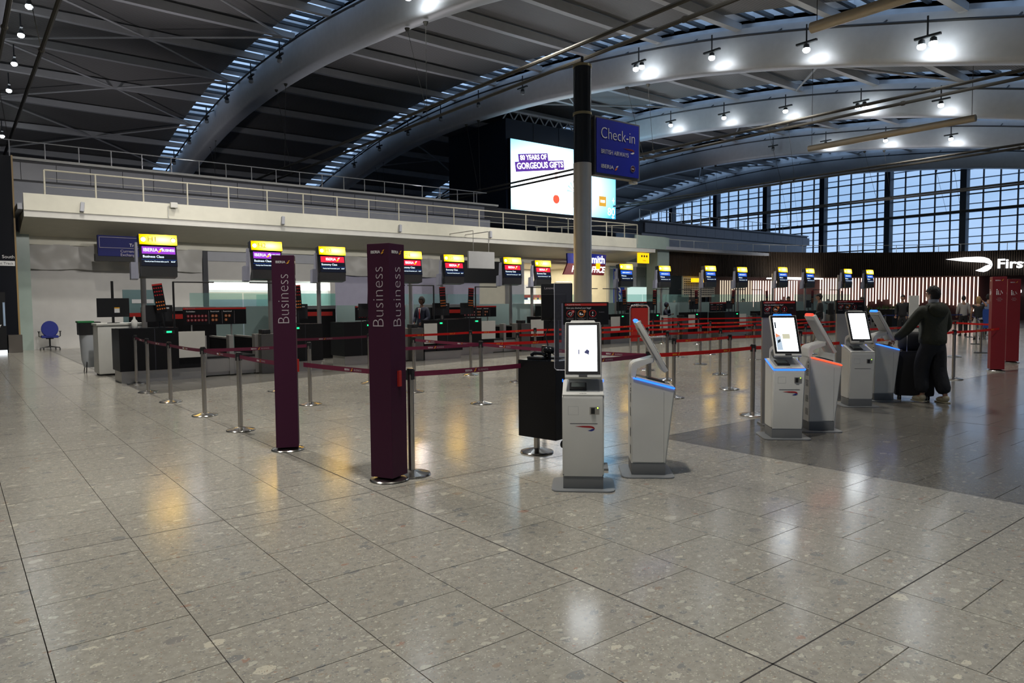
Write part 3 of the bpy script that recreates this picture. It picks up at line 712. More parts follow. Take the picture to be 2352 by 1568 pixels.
b = MB(); b.box(0, 6.6, .05, .1, 1.92, 2.1); b.build('header', M_REDL, t)
for i in range(4): b = MB(); b.box(.1+i*.4, .4+i*.4, .02, .05, 1.95, 2.07); b.build('header_tab', (M_BAB if i % 2 else M_TXT), t)
b = MB(); b.box(.05, 6.5, .12, .14, 1.5, 1.78); b.build('shelf_light', M_SHOPW, t)
t = thing('drinks_sign', 'cream sign with black capital letters DRINKS inside the shop', 'sign', (25.9, 34.2, 2.1))
b = MB(); b.box(0, 3.2, 0, .06, 0, .62); b.build('board', glow('cream_lightbox', (1, .93, .8), .75), t); text('& DRINKS', .42, (-.1, -.01, .28), t, M_TXTB, width=2.0)
t = thing('post_office_sign', 'round red sign with white lettering hanging at the shop front', 'sign', (26.6, 30.9, 3.16))
b = MB(); b.cyl((0, 0, 0), .38, .08, 28, axis='y'); b.build('disc', mat('post_red', (.25, .01, .01), .4), t)
text('POST', .22, (0, -.01, .10), t, M_WGLOW, align='CENTER'); text('OFFICE', .2, (0, -.01, -.1), t, M_WGLOW, align='CENTER')
t = thing('shop_banner_sign', 'curved blue and red illuminated shop sign beside the tall steel column', 'sign', (29.5, 30.0, 3.35))
def curved(x0, x1, z0, z1, sl0, sl1, m, y0=0):
    b = MB(); n_ = 12
    for i in range(n_):
        u, v = i/n_, (i+1)/n_; f = lambda q: -.25*math.sin(PI*q)
        xa0, xb0 = x0+sl0[0]+(x1-x0-sl0[0]+sl1[0])*u, x0+sl0[0]+(x1-x0-sl0[0]+sl1[0])*v
        xa1, xb1 = x0+sl0[1]+(x1-x0-sl0[1]+sl1[1])*u, x0+sl0[1]+(x1-x0-sl0[1]+sl1[1])*v
        b.face([(xa0, y0+f(u), z0), (xb0, y0+f(v), z0), (xb1, y0+f(v), z1), (xa1, y0+f(u), z1)])
        b.face([(xa0, y0+f(u)+.1, z0), (xb0, y0+f(v)+.1, z0), (xb1, y0+f(v)+.1, z1), (xa1, y0+f(u)+.1, z1)])
    return b.mesh('band', m)
link('blue_band', curved(-1.6, 1.55, .5, 1.08, (.05, 0), (0, .08), M_BLUE), t); link('red_band', curved(-1.6, 1.55, -.15, .5, (-.3, .05), (-.15, 0), M_RED), t)
text('WHSmith', .62, (-1.3, -.27, .74), t, M_WGLOW, width=2.5, thin=.012); text('POST OFFICE', .5, (-1.5, -.27, .15), t, M_WGLOW, width=2.75, thin=.012, shear=.3)
b = MB(); b.box(.45, .8, -.29, -.28, .2, .55); b.build('yellow_tab', M_YELL, t)
t = thing('shop_banner', 'tall blue vertical banner with large white letters by the shop', 'banner', (33.2, YB-.35, 0))
b = MB(); b.box(0, 1.0, 0, .05, 1.2, 3.72); b.build('cloth', mat('banner_blue', (.01, .04, .32), .5), t)
for s, z in (('W', 3.0), ('S', 2.55), ('S', 2.1)): text(s, .75, (.5, -.005, z-.1), t, M_TXT, align='CENTER', thin=.01)
text('EST 1792', .14, (.5, -.005, 1.62), t, M_TXT, align='CENTER')
b = MB(); b.box(34.85, 37.8, YB+.1, YB+.2, .2, 2.58); o = b.build('lit_partition', glow('lit_glass', (.72, .95, .88), .85)); tag(o, 'bright backlit frosted glass block beside the green pillar', 'glass block')
# hanging signs under the balcony
t = thing('currency_sign', 'dark blue hanging sign reading Travelex and Currency Exchange', 'sign', (4.38, 30.3, 3.45))
b = MB(); b.box(0, 2.3, 0, .2, .02, .80, bev=.01); b.build('board', mat('deep_blue_sign', (.004, .008, .11), .5, spec=.2), t); b = MB(); b.box(-.08, 2.3, .02, .4, -.16, .1); b.build('underside_box', M_BLACK, t)
b = MB()
for q in ((.05, 2.2, .72, .735), (.05, 2.2, .33, .345)): b.box(q[0], q[1], -.006, -.001, q[2], q[3])
b.box(.05, .065, -.006, -.001, .33, .735); b.build('outline', M_TXTD, t)
text('Travelex', .17, (1.05, -.006, .45), t, M_TXT); text('Currency', .15, (.74, -.006, .22), t, M_TXTD); text('Exchange', .15, (.74, -.006, .08), t, M_TXTD)
t = thing('blank_sign', 'plain pale grey hanging board under the balcony', 'sign', (18.9, 27.0, 3.22))
b = MB(); b.box(0, 1.5, 0, .12, 0, .79, bev=.01); b.build('board', mat('blank_grey', (.42, .42, .42), .4), t); b = MB()
for x in (.3, 1.2): b.tube([(x, .06, .78), (x, .06, 1.75)], .015, 5)
b.tube([(.3, .06, 1.75), (.3, 2.2, 1.75), (1.2, 2.2, 1.75), (1.2, .06, 1.75)], .02, 5)
b.build('hanger', M_STEEL, t)
def amber(x, y, z, w, hh, label, icons=0):
    t = thing('amber_sign', label, 'sign', (x, y, z)); b = MB(); b.box(0, w, 0, .18, 0, hh, bev=.01); b.build('lightbox', M_YELL, t)
    for i in range(icons):
        b = MB(); b.cyl((w*(.25+.25*i), -.004, hh*.68), .07, .006, 12, axis='y'); b.tube([(w*(.25+.25*i), -.008, hh*.58), (w*(.25+.25*i), -.008, hh*.76)], .02, 5); b.build('pictogram', M_TXTB, t)
    if icons: text('Toilets', .11, (w/2, -.006, hh*.25), t, M_TXTB, align='CENTER')
    return t
amber(32.96, 29.0, 3.96, .9, .62, 'square yellow lit sign with three small pictograms under the balcony end', 3)
amber(39.4, 29.9, 2.9, 1.4, .27, 'narrow yellow lit bar sign on the brown slatted wall')
b = MB(); b.box(39.2, 42.8, 30.6, 30.7, 1.9, 3.35); grille = b.build('vent_grille', mat('cream_grille', (.46, .43, .34), .5)); tag(grille, 'cream perforated grille panel below the yellow bar sign', 'grille')
hm = MB()
for i in range(18):
    for j in range(8): hm.box(39.35+i*.19, 39.46+i*.19, 30.58, 30.6, 2.02+j*.15, 2.1+j*.15)
hm.build('perforation', M_DARKL, grille, kind='stuff')
b = MB(); b.box(39.2, 42.8, 31.4, 31.5, 0, 1.95); o = b.build('trim_4', mat('dark_recess', (.03, .027, .025), .5)); o['kind'] = 'structure'

# ------------------------------------------------------------------ curved brown slatted wall with the lit airline mark
BC = [(36.9, 30.25), (39.5, 30.35), (42.4, 30.2), (44.8, 29.85), (47.2, 29.3), (50.7, 28.0), (53.6, 26.3), (56.6, 24.2), (58.6, 22.1), (60.5, 19.7), (61.9, 17.2), (63.0, 14), (63.7, 10), (64, 6), (64, 0)]
def along(curve, s):
    for (a, b_) in zip(curve, curve[1:]):
        L = math.dist(a, b_)
        if s <= L: return (a[0]+(b_[0]-a[0])*s/L, a[1]+(b_[1]-a[1])*s/L, math.atan2(b_[1]-a[1], b_[0]-a[0]))
        s -= L
    return None
LEN = sum(math.dist(a, b_) for a, b_ in zip(BC, BC[1:]))
b = MB()
for (a, c) in zip(BC, BC[1:]): 
    d = Vector((c[0]-a[0], c[1]-a[1], 0)).normalized(); n_ = Vector((-d.y, d.x, 0))
    q = [Vector((*a, 0)), Vector((*c, 0))]
    for z0, z1, o_ in ((3.35, 5.2, .08),):
        p = [q[0]+n_*o_, q[1]+n_*o_, q[1]+n_*.8, q[0]+n_*.8]
        b.prism([(v.x, v.y) for v in p], z0, z1, 'z')
bw = b.build('wall_right', mat('brown_back', (.012, .008, .006), .6)); bw['kind'] = 'structure'
sl = MB(); s = .05
while s < LEN:
    x, y, a = along(BC, s); mt = Matrix.Translation((x, y, 0)) @ Matrix.Rotation(a, 4, 'Z'); sl.box(-.035, .035, -.03, .1, 3.33, 5.2, mtx=mt); s += .15
sl.build('slats', mat('brown_slat', (.055, .038, .027), .6, spec=.2), bw, kind='stuff')
b = MB(); s = 2.0
while s < LEN: 
    x, y, a = along(BC, s); b.tube([(x, y+.3, 5.2), (x, y+.3, 5.75)], .02, 5); s += 1.5
b.tube([(p[0], p[1]+.3, 5.75) for p in BC], .022, 5); o = b.build('wall_railing', M_WHITE); tag(o, 'thin white handrail on top of the brown slatted wall', 'railing')
# under the band: recessed wall with hanging light tubes
M_TUBED = glow('tube_light_dim', (1, .84, .62), .9)
IC = [(x+.9*.5, y+.9) for x, y in BC[:6]]+[(54.5, 27.4), (57.6, 25.2), (59.8, 22.9), (61.6, 20.4)]
b = MB()
for a, c in zip(IC[2:], IC[3:]): b.prism([a, c, (c[0]+.3, c[1]+.3), (a[0]+.3, a[1]+.3)], 0, 3.4, 'z', mat('maroon_backing', (.05, .013, .013), .6))
RC = [(61.6, 20.4), (62.8, 18.4), (64, 15), (65, 10), (65.2, 0)]
for a, c in zip(RC, RC[1:]): b.prism([a, c, (c[0]+.4, c[1]+.2), (a[0]+.4, a[1]+.2)], 0, 3.4, 'z', mat('dark_maroon', (.035, .008, .007), .5))
o = b.build('wall_recess'); o['kind'] = 'structure'
tw = thing('light_tube_wall', 'feature wall of glowing vertical light tubes under the brown slats', 'light wall', (0, 0, 0))
ILEN = sum(math.dist(a, c) for a, c in zip(IC, IC[1:])); s = 6.4; i = 0
rnd = random.Random(11)
while s < ILEN:
    q = along(IC, s)
    if q is None: break
    x, y, a = q; fr = s/ILEN
    if 13.9 < s < 15.6: s += .21; continue
    low = 1.35-.3*rnd.random() if fr < .4 else 1.95-.75*abs(math.sin(s*.75))-.45*rnd.random() if fr < .9 else 1.5-1.2*(fr-.9)*10*rnd.uniform(.7, 1)
    zt = 3.1 if s < 14 else 3.3
    b = MB(); b.cyl((x-.1*math.sin(-a), y-.22, low), .038, zt-low, 6); b.build('light_tube', M_TUBEW if s > 9.5 else M_TUBED if 'M_TUBED' in globals() else M_TUBEW, tw)
    s += .235 if s < 22 else .27; i += 1
b = MB(); b.box(46.5, 51.5, 27.2, 28.8, 3.18, 3.26); o = b.build('cove_light', M_SHOP); tag(o, 'white strip of light above the glowing tubes', 'light')
o = [p for p in (along(BC, LEN*.5),)]
# lit sign "First" with ribbon
def on_curve(y):
    for (a, c) in zip(BC, BC[1:]):
        if c[1] <= y <= a[1] and a[1] != c[1]:
            u = (a[1]-y)/(a[1]-c[1]); return a[0]+(c[0]-a[0])*u
t = thing('first_sign', 'large glowing white ribbon mark and the word First on brown slats', 'sign', (58.95, 21.65, 3.85)); t.rotation_euler = (0, 0, math.atan2(17.3-21.65, 61.85-58.95))
ribbon(3.05, t, 1.52, .1, -.35, M_WGLOW, M_WGLOW)
for o in t.children: o.scale = (1, 1, 1.3)
text('First', .95, (3.35, -.42, .3), t, M_WGLOW, thin=.02, ext=.02, width=2.0)
t = thing('lounge_light', 'pair of small white lit ribbons on the dark maroon wall', 'sign', (62.1, 18.6, 2.05)); t.rotation_euler = (0, 0, R(-60))
b = MB(); b.box(.2, 1.0, -.12, -.08, 0, .22, bev=.03); b.box(1.3, 2.6, -.12, -.08, 0, .25, bev=.03); b.build('lit_ribbon', M_WGLOW, t)

# ------------------------------------------------------------------ tall column with the check-in sign
t = thing('sign_column', 'tall round column, black above and brushed steel below, with brass rings', 'column', (10.20, 10.50, 0))
b = MB(); b.cyl((0, 0, 0), .185, 4.42, 36); b.build('steel_shaft', mat('column_steel', (.62, .58, .51), .38, .85), t, smooth=50)
b = MB(); b.cyl((0, 0, 4.42), .18, 1.93, 36); b.build('black_shaft', mat('column_black', (.012, .016, .022), .18), t, smooth=50)
for z in (5.38, 6.33): b = MB(); b.cyl((0, 0, z), .193, .05, 36); b.build('ring', M_BRASS, t, smooth=50)
b = MB(); b.tube([(0, 0, 6.38), (0, 0, 6.55)], .03, 6); b.build('finial', M_FIX, t)
t2 = thing('check_in_sign', 'square blue Check-in sign fixed high on the tall column', 'sign', (10.44, 10.38, 4.22))
b = MB(); b.box(-.04, 1.33, -.03, .16, -.02, 1.17, bev=.008); b.build('frame', mat('sign_frame', (.10, .105, .12), .4), t2)
b = MB(); b.box(0, 1.28, -.045, -.03, .03, 1.13); b.build('face', M_BLUE, t2)
b = MB(); b.box(-.09, -.03, .03, .13, .1, .25); b.build('bracket', M_FIX, t2)
b = MB(); b.box(-.09, -.03, .03, .13, .9, 1.1); b.build('bracket', M_BRASS, t2)
text('Check-in', .33, (.13, -.05, .84), t2, M_TXT, thin=-.004, width=1.02); text('BRITISH AIRWAYS', .13, (.13, -.05, .47), t2, M_TXT, thin=-.001, width=.82)
text('IBERIA', .11, (.13, -.05, .17), t2, M_TXT, width=.37); flame(.11, t2, .58, .17, -.05, M_ORANGE, M_TXT)
ribbon(.36, t2, .96, .55, -.047, mat('logo_dark_red', (.14, .006, .01), .5), M_TXT)
b = MB(); b.cyl((1.09, -.053, .21), .068, .006, 24, M_TXTD, axis='y'); b.cyl((1.09, -.056, .21), .06, .006, 24, M_MAROON, axis='y'); b.box(1.04, 1.11, -.062, -.056, .2, .215, M_TXT); b.build('alliance_roundel', None, t2)
b = MB(); b.box(1.12, 1.28, -.02, .1, -.09, -.03, bev=.015); b.build('sensor', M_KIOSK, t2)

# ------------------------------------------------------------------ queue posts and belts
def post_parts(flat=False, dark=False):
    b = MB()
    if flat: b.cyl((0, 0, 0), .18, .012, 24); b.cyl((0, 0, .012), .17, .006, 24)
    else: b.lathe([(.172, 0), (.178, .008), (.172, .018), (.10, .032), (.045, .045), (.034, .05)], 32)
    base = b.mesh('base', M_FIX if flat else M_CHROME, 35)
    b = MB(); b.cyl((0, 0, .045), .031, .90, 20); b.cyl((0, 0, .018), .031, .03, 20); pole = b.mesh('pole', M_POST, 50)
    b = MB(); b.cyl((0, 0, .945), .0325, .05, 20); b.cyl((0, 0, .905), .029, .045, 20)
    for k in range(4):
        mt = Matrix.Rotation(k*PI/2, 4, 'Z'); b.box(-.011, .011, -.040, -.025, .895, .985, mtx=mt)
    head = b.mesh('belt_head', M_BLKPL, 40)
    b = MB(); b.cyl((0, 0, .993), .031, .007, 20); cap = b.mesh('cap', M_POST, 50)
    return base, pole, head, cap
PP = post_parts(); PPF = post_parts(True)
POSTS = {}
def post(key, x, y, label, flat=False):
    t = thing('queue_post', label, 'queue post', (x, y, 0), group='belt barrier posts')
    for n_, me in zip(('base', 'pole', 'belt_head', 'cap'), PPF if flat else PP): link(n_, me, t)
    POSTS[key] = (t, x, y); return t
def belt(a, b_, m, wrd, z=.945, second=True, mark=1.25):
    """retractable belt leaving post a and clipped to post b_; a part of post a"""
    ta, xa, ya = POSTS[a]; xb, yb = POSTS[b_][1:] if not isinstance(b_, tuple) else b_
    d = Vector((xb-xa, yb-ya, 0)); L = d.length; ang = math.atan2(d.y, d.x)
    bb = MB(); n_ = max(4, int(L/.3)); sag = .005*L; rnd_ = random.Random(int(xa*100+yb*10))
    tw_ = rnd_.uniform(-.15, .15); V = []
    for i in range(n_+1):
        u = i/n_; x = .035+(L-.07)*u; zc = -sag*4*u*(1-u); tw2 = tw_*math.sin(PI*u)
        for s_ in (-1, 1): V.append(bb.b.verts.new((x, s_*.024*math.sin(tw2), zc+s_*.024*math.cos(tw2))))
    for i in range(n_): bb.b.faces.new((V[2*i], V[2*i+2], V[2*i+3], V[2*i+1]))
    o = bb.build('belt', m, ta, loc=(0, 0, z), rot=(0, 0, ang), label={'M_BELTM': 'maroon belt', 'M_BELTR': 'red belt'}.get('') or m.name.replace('_', ' '))
    if not wrd: return o
    # printed words, on the side towards the hall's front
    toward = Vector((-xa, -ya, 0)); nrm = Vector((d.y, -d.x, 0)); flip = toward.dot(nrm) < 0
    k = max(1, int(L/mark))
    for i in range(k):
        u = (i+.5)/k; x = .035+(L-.07)*u; zc = -sag*4*u*(1-u)
        tm = text_mesh('IBERIA', .030, M_TXT if m is M_BELTM else M_GOLD, 0, 'RIGHT', .0004); t3 = text_mesh('BUSINESS', .030, M_TXTD, -.0004, 'LEFT', .0004)
        off = .003; rz = PI if flip else 0; sg = -1 if flip else 1
        mk = bpy.data.objects.new('belt_print', tm); COL.objects.link(mk); mk.parent = o; mk.location = (x-sg*.03, -off*sg, zc-.002); mk.rotation_euler = (PI/2, 0, rz)
        if wrd == 2:
            mk = bpy.data.objects.new('belt_print', t3); COL.objects.link(mk); mk.parent = o; mk.location = (x+sg*.04, -off*sg, zc-.002); mk.rotation_euler = (PI/2, 0, rz)
        mk = bpy.data.objects.new('belt_mark', FLAME_ME); COL.objects.link(mk); mk.parent = o; mk.location = (x+sg*.005, -off*sg, zc); mk.rotation_euler = (0, 0, rz)
fb = MB(); fb.prism([(-.016, -.016), (0, -.014), (.012, 0), (.004, .002), (-.008, -.004)], 0, -.001, 'y'); fb.prism([(-.004, .004), (.01, .007), (.02, .019), (.006, .014)], 0, -.001, 'y'); FLAME_ME = fb.mesh('belt_mark', M_GOLD)

for k, x, y, lab in (
    ('A0', 2.93, 16.1, 'farthest queue post of the left column, right against the black desk'), ('A1', 2.80, 14.34, 'second farthest queue post in the left column before the black desk'),
    ('A2', 2.80, 12.65, 'third queue post down the left column, in front of the green display'), ('A3', 2.83, 10.76, 'fourth queue post down the left column, before the conveyor'),
    ('A4', 2.84, 9.17, 'nearest single queue post of the left column, left of the maroon pylons'),
    ('B0', 3.32, 5.71, 'queue post hidden half behind the near maroon pylon'), ('B2', 6.63, 5.68, 'queue post behind the side-turned kiosk where both maroon belts end'),
    ('B3', 8.73, 5.60, 'queue post standing left of the steel panel with red belt, nearest red one'), ('B5', 15.67, 5.54, 'queue post just right of the man in the green jacket'),
    ('C1', 6.49, 7.46, 'queue post whose top peeps above the black pedestal box'), ('C2', 9.36, 7.48, 'queue post just right of the side-turned kiosk'), ('C3', 11.01, 7.54, 'queue post midway between the two kiosk pairs, second row'),
    ('C4', 13.25, 7.45, 'queue post seen between the blue-lit and the orange-lit kiosk'), ('C5', 15.6, 7.5, 'queue post behind the orange-lit kiosk, second row'), ('C6', 21.85, 7.71, 'queue post behind the standing man, second row'),
    ('D0', 4.86, 9.1, 'queue post masked by the near maroon pylon in the third row'), ('D1', 6.55, 9.05, 'queue post left of the black pedestal, joining three maroon belts'), ('D2', 11.41, 9.29, 'queue post behind the tilted screen of the side-turned kiosk'),
    ('D3', 13.10, 9.21, 'queue post in the third row before the desk clerk'), ('D4', 16.6, 9.2, 'queue post third row behind the blue-lit kiosk'), ('D5', 20.08, 9.25, 'queue post third row right of the white-screen kiosk'),
    ('E0', 4.44, 10.79, 'queue post right of the far maroon pylon'), ('E1', 6.52, 11.07, 'queue post just right of the near maroon pylon in the fourth row'), ('E2', 8.92, 11.06, 'queue post left of the black pedestal in the fourth row'),
    ('E3', 12.72, 10.95, 'queue post fourth row beside the red baggage gauge'), ('E4', 14.82, 11.01, 'queue post fourth row under the desk clerk'), ('E5', 17.12, 10.95, 'queue post fourth row left of the blue-lit kiosk'), ('E6', 20.02, 10.9, 'queue post fourth row between the two kiosk pairs'), ('E7', 22.4, 10.9, 'queue post fourth row left of the walking man with backpack'),
    ('G0', 4.68, 12.9, 'queue post behind the far maroon pylon in the fifth row'), ('G1', 6.56, 12.9, 'queue post left of the near maroon pylon in the fifth row'), ('G2', 9.02, 12.85, 'queue post fifth row before the desk with the white panel'),
    ('G3', 10.9, 12.85, 'dark-headed queue post fifth row left of the tall monitor'), ('G4', 14.68, 12.94, 'queue post fifth row behind the red baggage gauge'), ('G5', 16.26, 12.84, 'queue post fifth row left of the clerk'), ('G6', 17.82, 12.89, 'queue post fifth row right below the clerk'),
    ('G7', 21.5, 13.0, 'queue post fifth row at the steel panel edge'), ('G8', 24.3, 12.9, 'queue post fifth row behind the orange-lit kiosk'),
    ('H1', 16.2, 14.6, 'short-looking distant queue post by the red gauge frame'), ('H2', 18.4, 15.6, 'distant queue post in front of the clerk, last row'), ('H3', 21.67, 16.2, 'farthest queue post before the grey steel desk end'), ('H0', 21.2, 17.5, 'farthest queue post near the white desk panel'), ('H4', 26.5, 15.6, 'farthest queue post behind the blue-lit kiosk')):
    post(k, x, y, lab)
for a, c, wd in (('A0', 'A1', 2), ('A1', 'A2', 2), ('A2', 'A3', 2), ('A3', 'A4', 2), ('A4', (2.86, 7.62), 2), ('A3', 'E0', 2), ('G0', 'G1', 2), ('D0', 'D1', 2), ('E1', 'D1', 2), ('D1', 'B2', 2), ('B0', (4.78, 5.70), 2), ('B0', (2.98, 7.46), 2), ('B2', (5.02, 5.66), 2)):
    belt(a, c, M_BELTM, wd, mark=.95)
for a, c in (('G1', 'G2'), ('G2', 'G3'), ('G3', 'G4'), ('G4', 'G5'), ('G5', 'G6'), ('G6', 'G7'), ('G7', 'G8'), ('E2', 'E3'), ('E3', 'E4'), ('E4', 'E5'), ('E5', 'E6'), ('E6', 'E7'), ('D1', 'D2'), ('D2', 'D3'), ('D3', 'D4'), ('D4', 'D5'),
             ('C2', 'C3'), ('C3', 'C4'), ('C4', 'C5'), ('C5', 'C6'), ('B2', 'B3'), ('B3', 'B5'), ('H1', 'H2'), ('H2', 'H3'), ('H0', 'H4'), ('B5', (18.15, 5.5)), ('C6', (20.7, 5.95))):
    belt(a, c, M_BELTR, 1 if POSTS[a][1] < 18 else 0, mark=.8)

# blue lanes at the far right
fp = [(23.98, 7.76, 'first'), (28.54, 9.38, 'second'), (33.56, 11.29, 'third'), (35.5, 11.4, 'fourth'), (27.5, 12.6, 'fifth'), (31.0, 13.6, 'sixth'), (24.6, 11.4, 'seventh')]
for i, (x, y, w) in enumerate(fp): post(f'K{i}', x, y, f'flat-based queue post of the blue-belt lanes right of the man, {w} outward', True)
for a, c in (('K1', 'K2'), ('K0', 'K1'), ('K2', 'K3'), ('K4', 'K5'), ('K5', 'K3'), ('K6', 'K4')): belt(a, c, M_BELTB, 0)

# ------------------------------------------------------------------ printed pylons
def pylon(loc, n_deg, label, m, word, h=2.13, w=.235, red=False):
    t = thing('queue_pylon', label, 'pylon', loc, R(n_deg+90))
    b = MB(); b.box(-w/2, w/2, -w/2, w/2, .045, h, m, bev=.004); b.build('sleeve', None, t)
    b = MB(); b.lathe([(.172, 0), (.18, .008), (.172, .018), (.10, .034), (.05, .044), (.03, .05)], 32); b.build('base', M_CHROME, t, smooth=35)
    for k in (range(4)):
        a = k*PI/2; mt = Matrix.Rotation(a, 4, 'Z')
        def put(me, lx, lz, rot, nm):
            o = link(nm, me, t); o.matrix_local = mt @ Matrix.Translation((lx, -w/2-.001, lz)) @ rot; return o
        if red:
            put(text_mesh('IBERIA', .035, M_TXT, 0, 'RIGHT', .0006), .015, h-.085, Matrix.Rotation(PI/2, 4, 'X'), 'lettering')
            b = MB(); b.tube([(-.05, 0, 0), (-.05, 0, .09)], .012, 5); b.tube([(-.02, 0, 0), (-.02, 0, .06)], .010, 5); b.tube([(.01, 0, .0), (.03, 0, .09), (.055, 0, .03)], .008, 5)
            b.sphere((-.05, 0, .11), .014, seg=8); b.sphere((-.02, 0, .08), .011, seg=8); o = link('pictogram', b.mesh('pictogram', M_TXT), t); o.matrix_local = mt @ Matrix.Translation((0, -w/2+.002, h-.40))
            for q, s_ in enumerate(('Familias', 'Families with', 'children')): put(text_mesh(s_, .022, M_TXTD, 0, 'CENTER', .0005), 0, h-.47-.03*q, Matrix.Rotation(PI/2, 4, 'X'), 'lettering')
        else:
            put(text_mesh('IBERIA', .036, M_TXT, .0004, 'RIGHT', .0006), .025, h-.075, Matrix.Rotation(PI/2, 4, 'X'), 'lettering')
            me = text_mesh(word, .175, mat('pale_lettering', (.50, .45, .48), .5), -.0036, 'LEFT', .0006, .525)
            put(me, .0, h-.73, Matrix.Rotation(-PI/2, 4, 'Y') @ Matrix.Rotation(PI/2, 4, 'X'), 'lettering')
        o = link('belt_mark', FLAME_ME, t); o.matrix_local = mt @ Matrix.Translation((.052, -w/2-.0015, h-.075)) @ Matrix.Scale(1.1, 4)
    b = MB(); b.box(w/2, w/2+.02, -.02, .02, .86, 1.0); b.build('belt_slot', M_REDL if not red else M_BLKPL, t)
    return t
pylon((2.86, 7.6, 0), 246, 'maroon Business pylon farther left, seen almost face on', M_MAROON, 'Business')
pylon((3.07, 5.68, 0), 205.5, 'tall maroon Business pylon nearest the camera, corner towards us', M_MAROON, 'Business')
pylon((18.18, 5.58, 0), 209, 'nearer and taller-looking of the two red pylons at right', M_RED, '', 2.09, .27, True)
pylon((20.77, 6.05, 0), 205, 'farther of the two red pylons at the right edge', M_RED, '', 2.09, .27, True)
t = thing('red_counter', 'red counter with white top at the right edge behind the red pylons', 'counter', (22.6, 5.4, 0), R(-10))
b = MB(); b.box(-.9, 1.2, -.9, .3, .28, .93, M_RED); b.build('body', None, t); b = MB(); b.box(-.95, 1.25, -.95, .35, .93, .97); b.build('top', M_KIOSK, t)
for sx in (-.8, 1.1):
    for sy in (-.8, .2): b = MB(); b.prism([(sx-.1, .28), (sx+.1, .28), (sx+.03, 0), (sx-.03, 0)], sy-.03, sy+.03, 'y'); b.build('foot', M_FIX, t)

# ------------------------------------------------------------------ self-service kiosks
def kiosk_common():
    d = {}
    Wd = .175
    body = [(0, .12), (0, .915), (-.385, .815), (-.393, .79), (-.315, .12)]
    b = MB(); b.prism(body, -Wd, Wd, 'x', bev=.012); d['body'] = b.mesh('body', M_KIOSK, 40)
    b = MB(); b.box(-Wd+.004, Wd-.004, -.311, -.004, .012, .12, bev=.006); d['skirt'] = b.mesh('skirt', M_KGREY, 40)
    b = MB(); pts = []
    for cx, cy, a0 in ((.20, .02, 0), (-.20, .02, 90), (-.20, -.32, 180), (.20, -.32, 270)):
        for k in range(5): a = R(a0+k*22.5); pts.append((cx+.07*math.cos(a), cy+.07*math.sin(a)))
    b.prism(pts, 0, .012, 'z', bev=.004); d['base_plate'] = b.mesh('base_plate', mat('plate_grey', (.22, .23, .235), .35), 40)
    # neck: bends up from the back and forward to the screen
    b = MB(); W2 = .13; out = [(0, .90), (0, 1.0), (-.012, 1.03), (-.04, 1.05), (-.21, 1.095), (-.21, 1.045), (-.075, 1.008), (-.052, .995), (-.045, .97), (-.045, .885)]
    b.prism(out, -W2, W2, 'x', bev=.008); d['neck'] = b.mesh('neck', M_KIOSK, 40)
    return d
KC = kiosk_common()
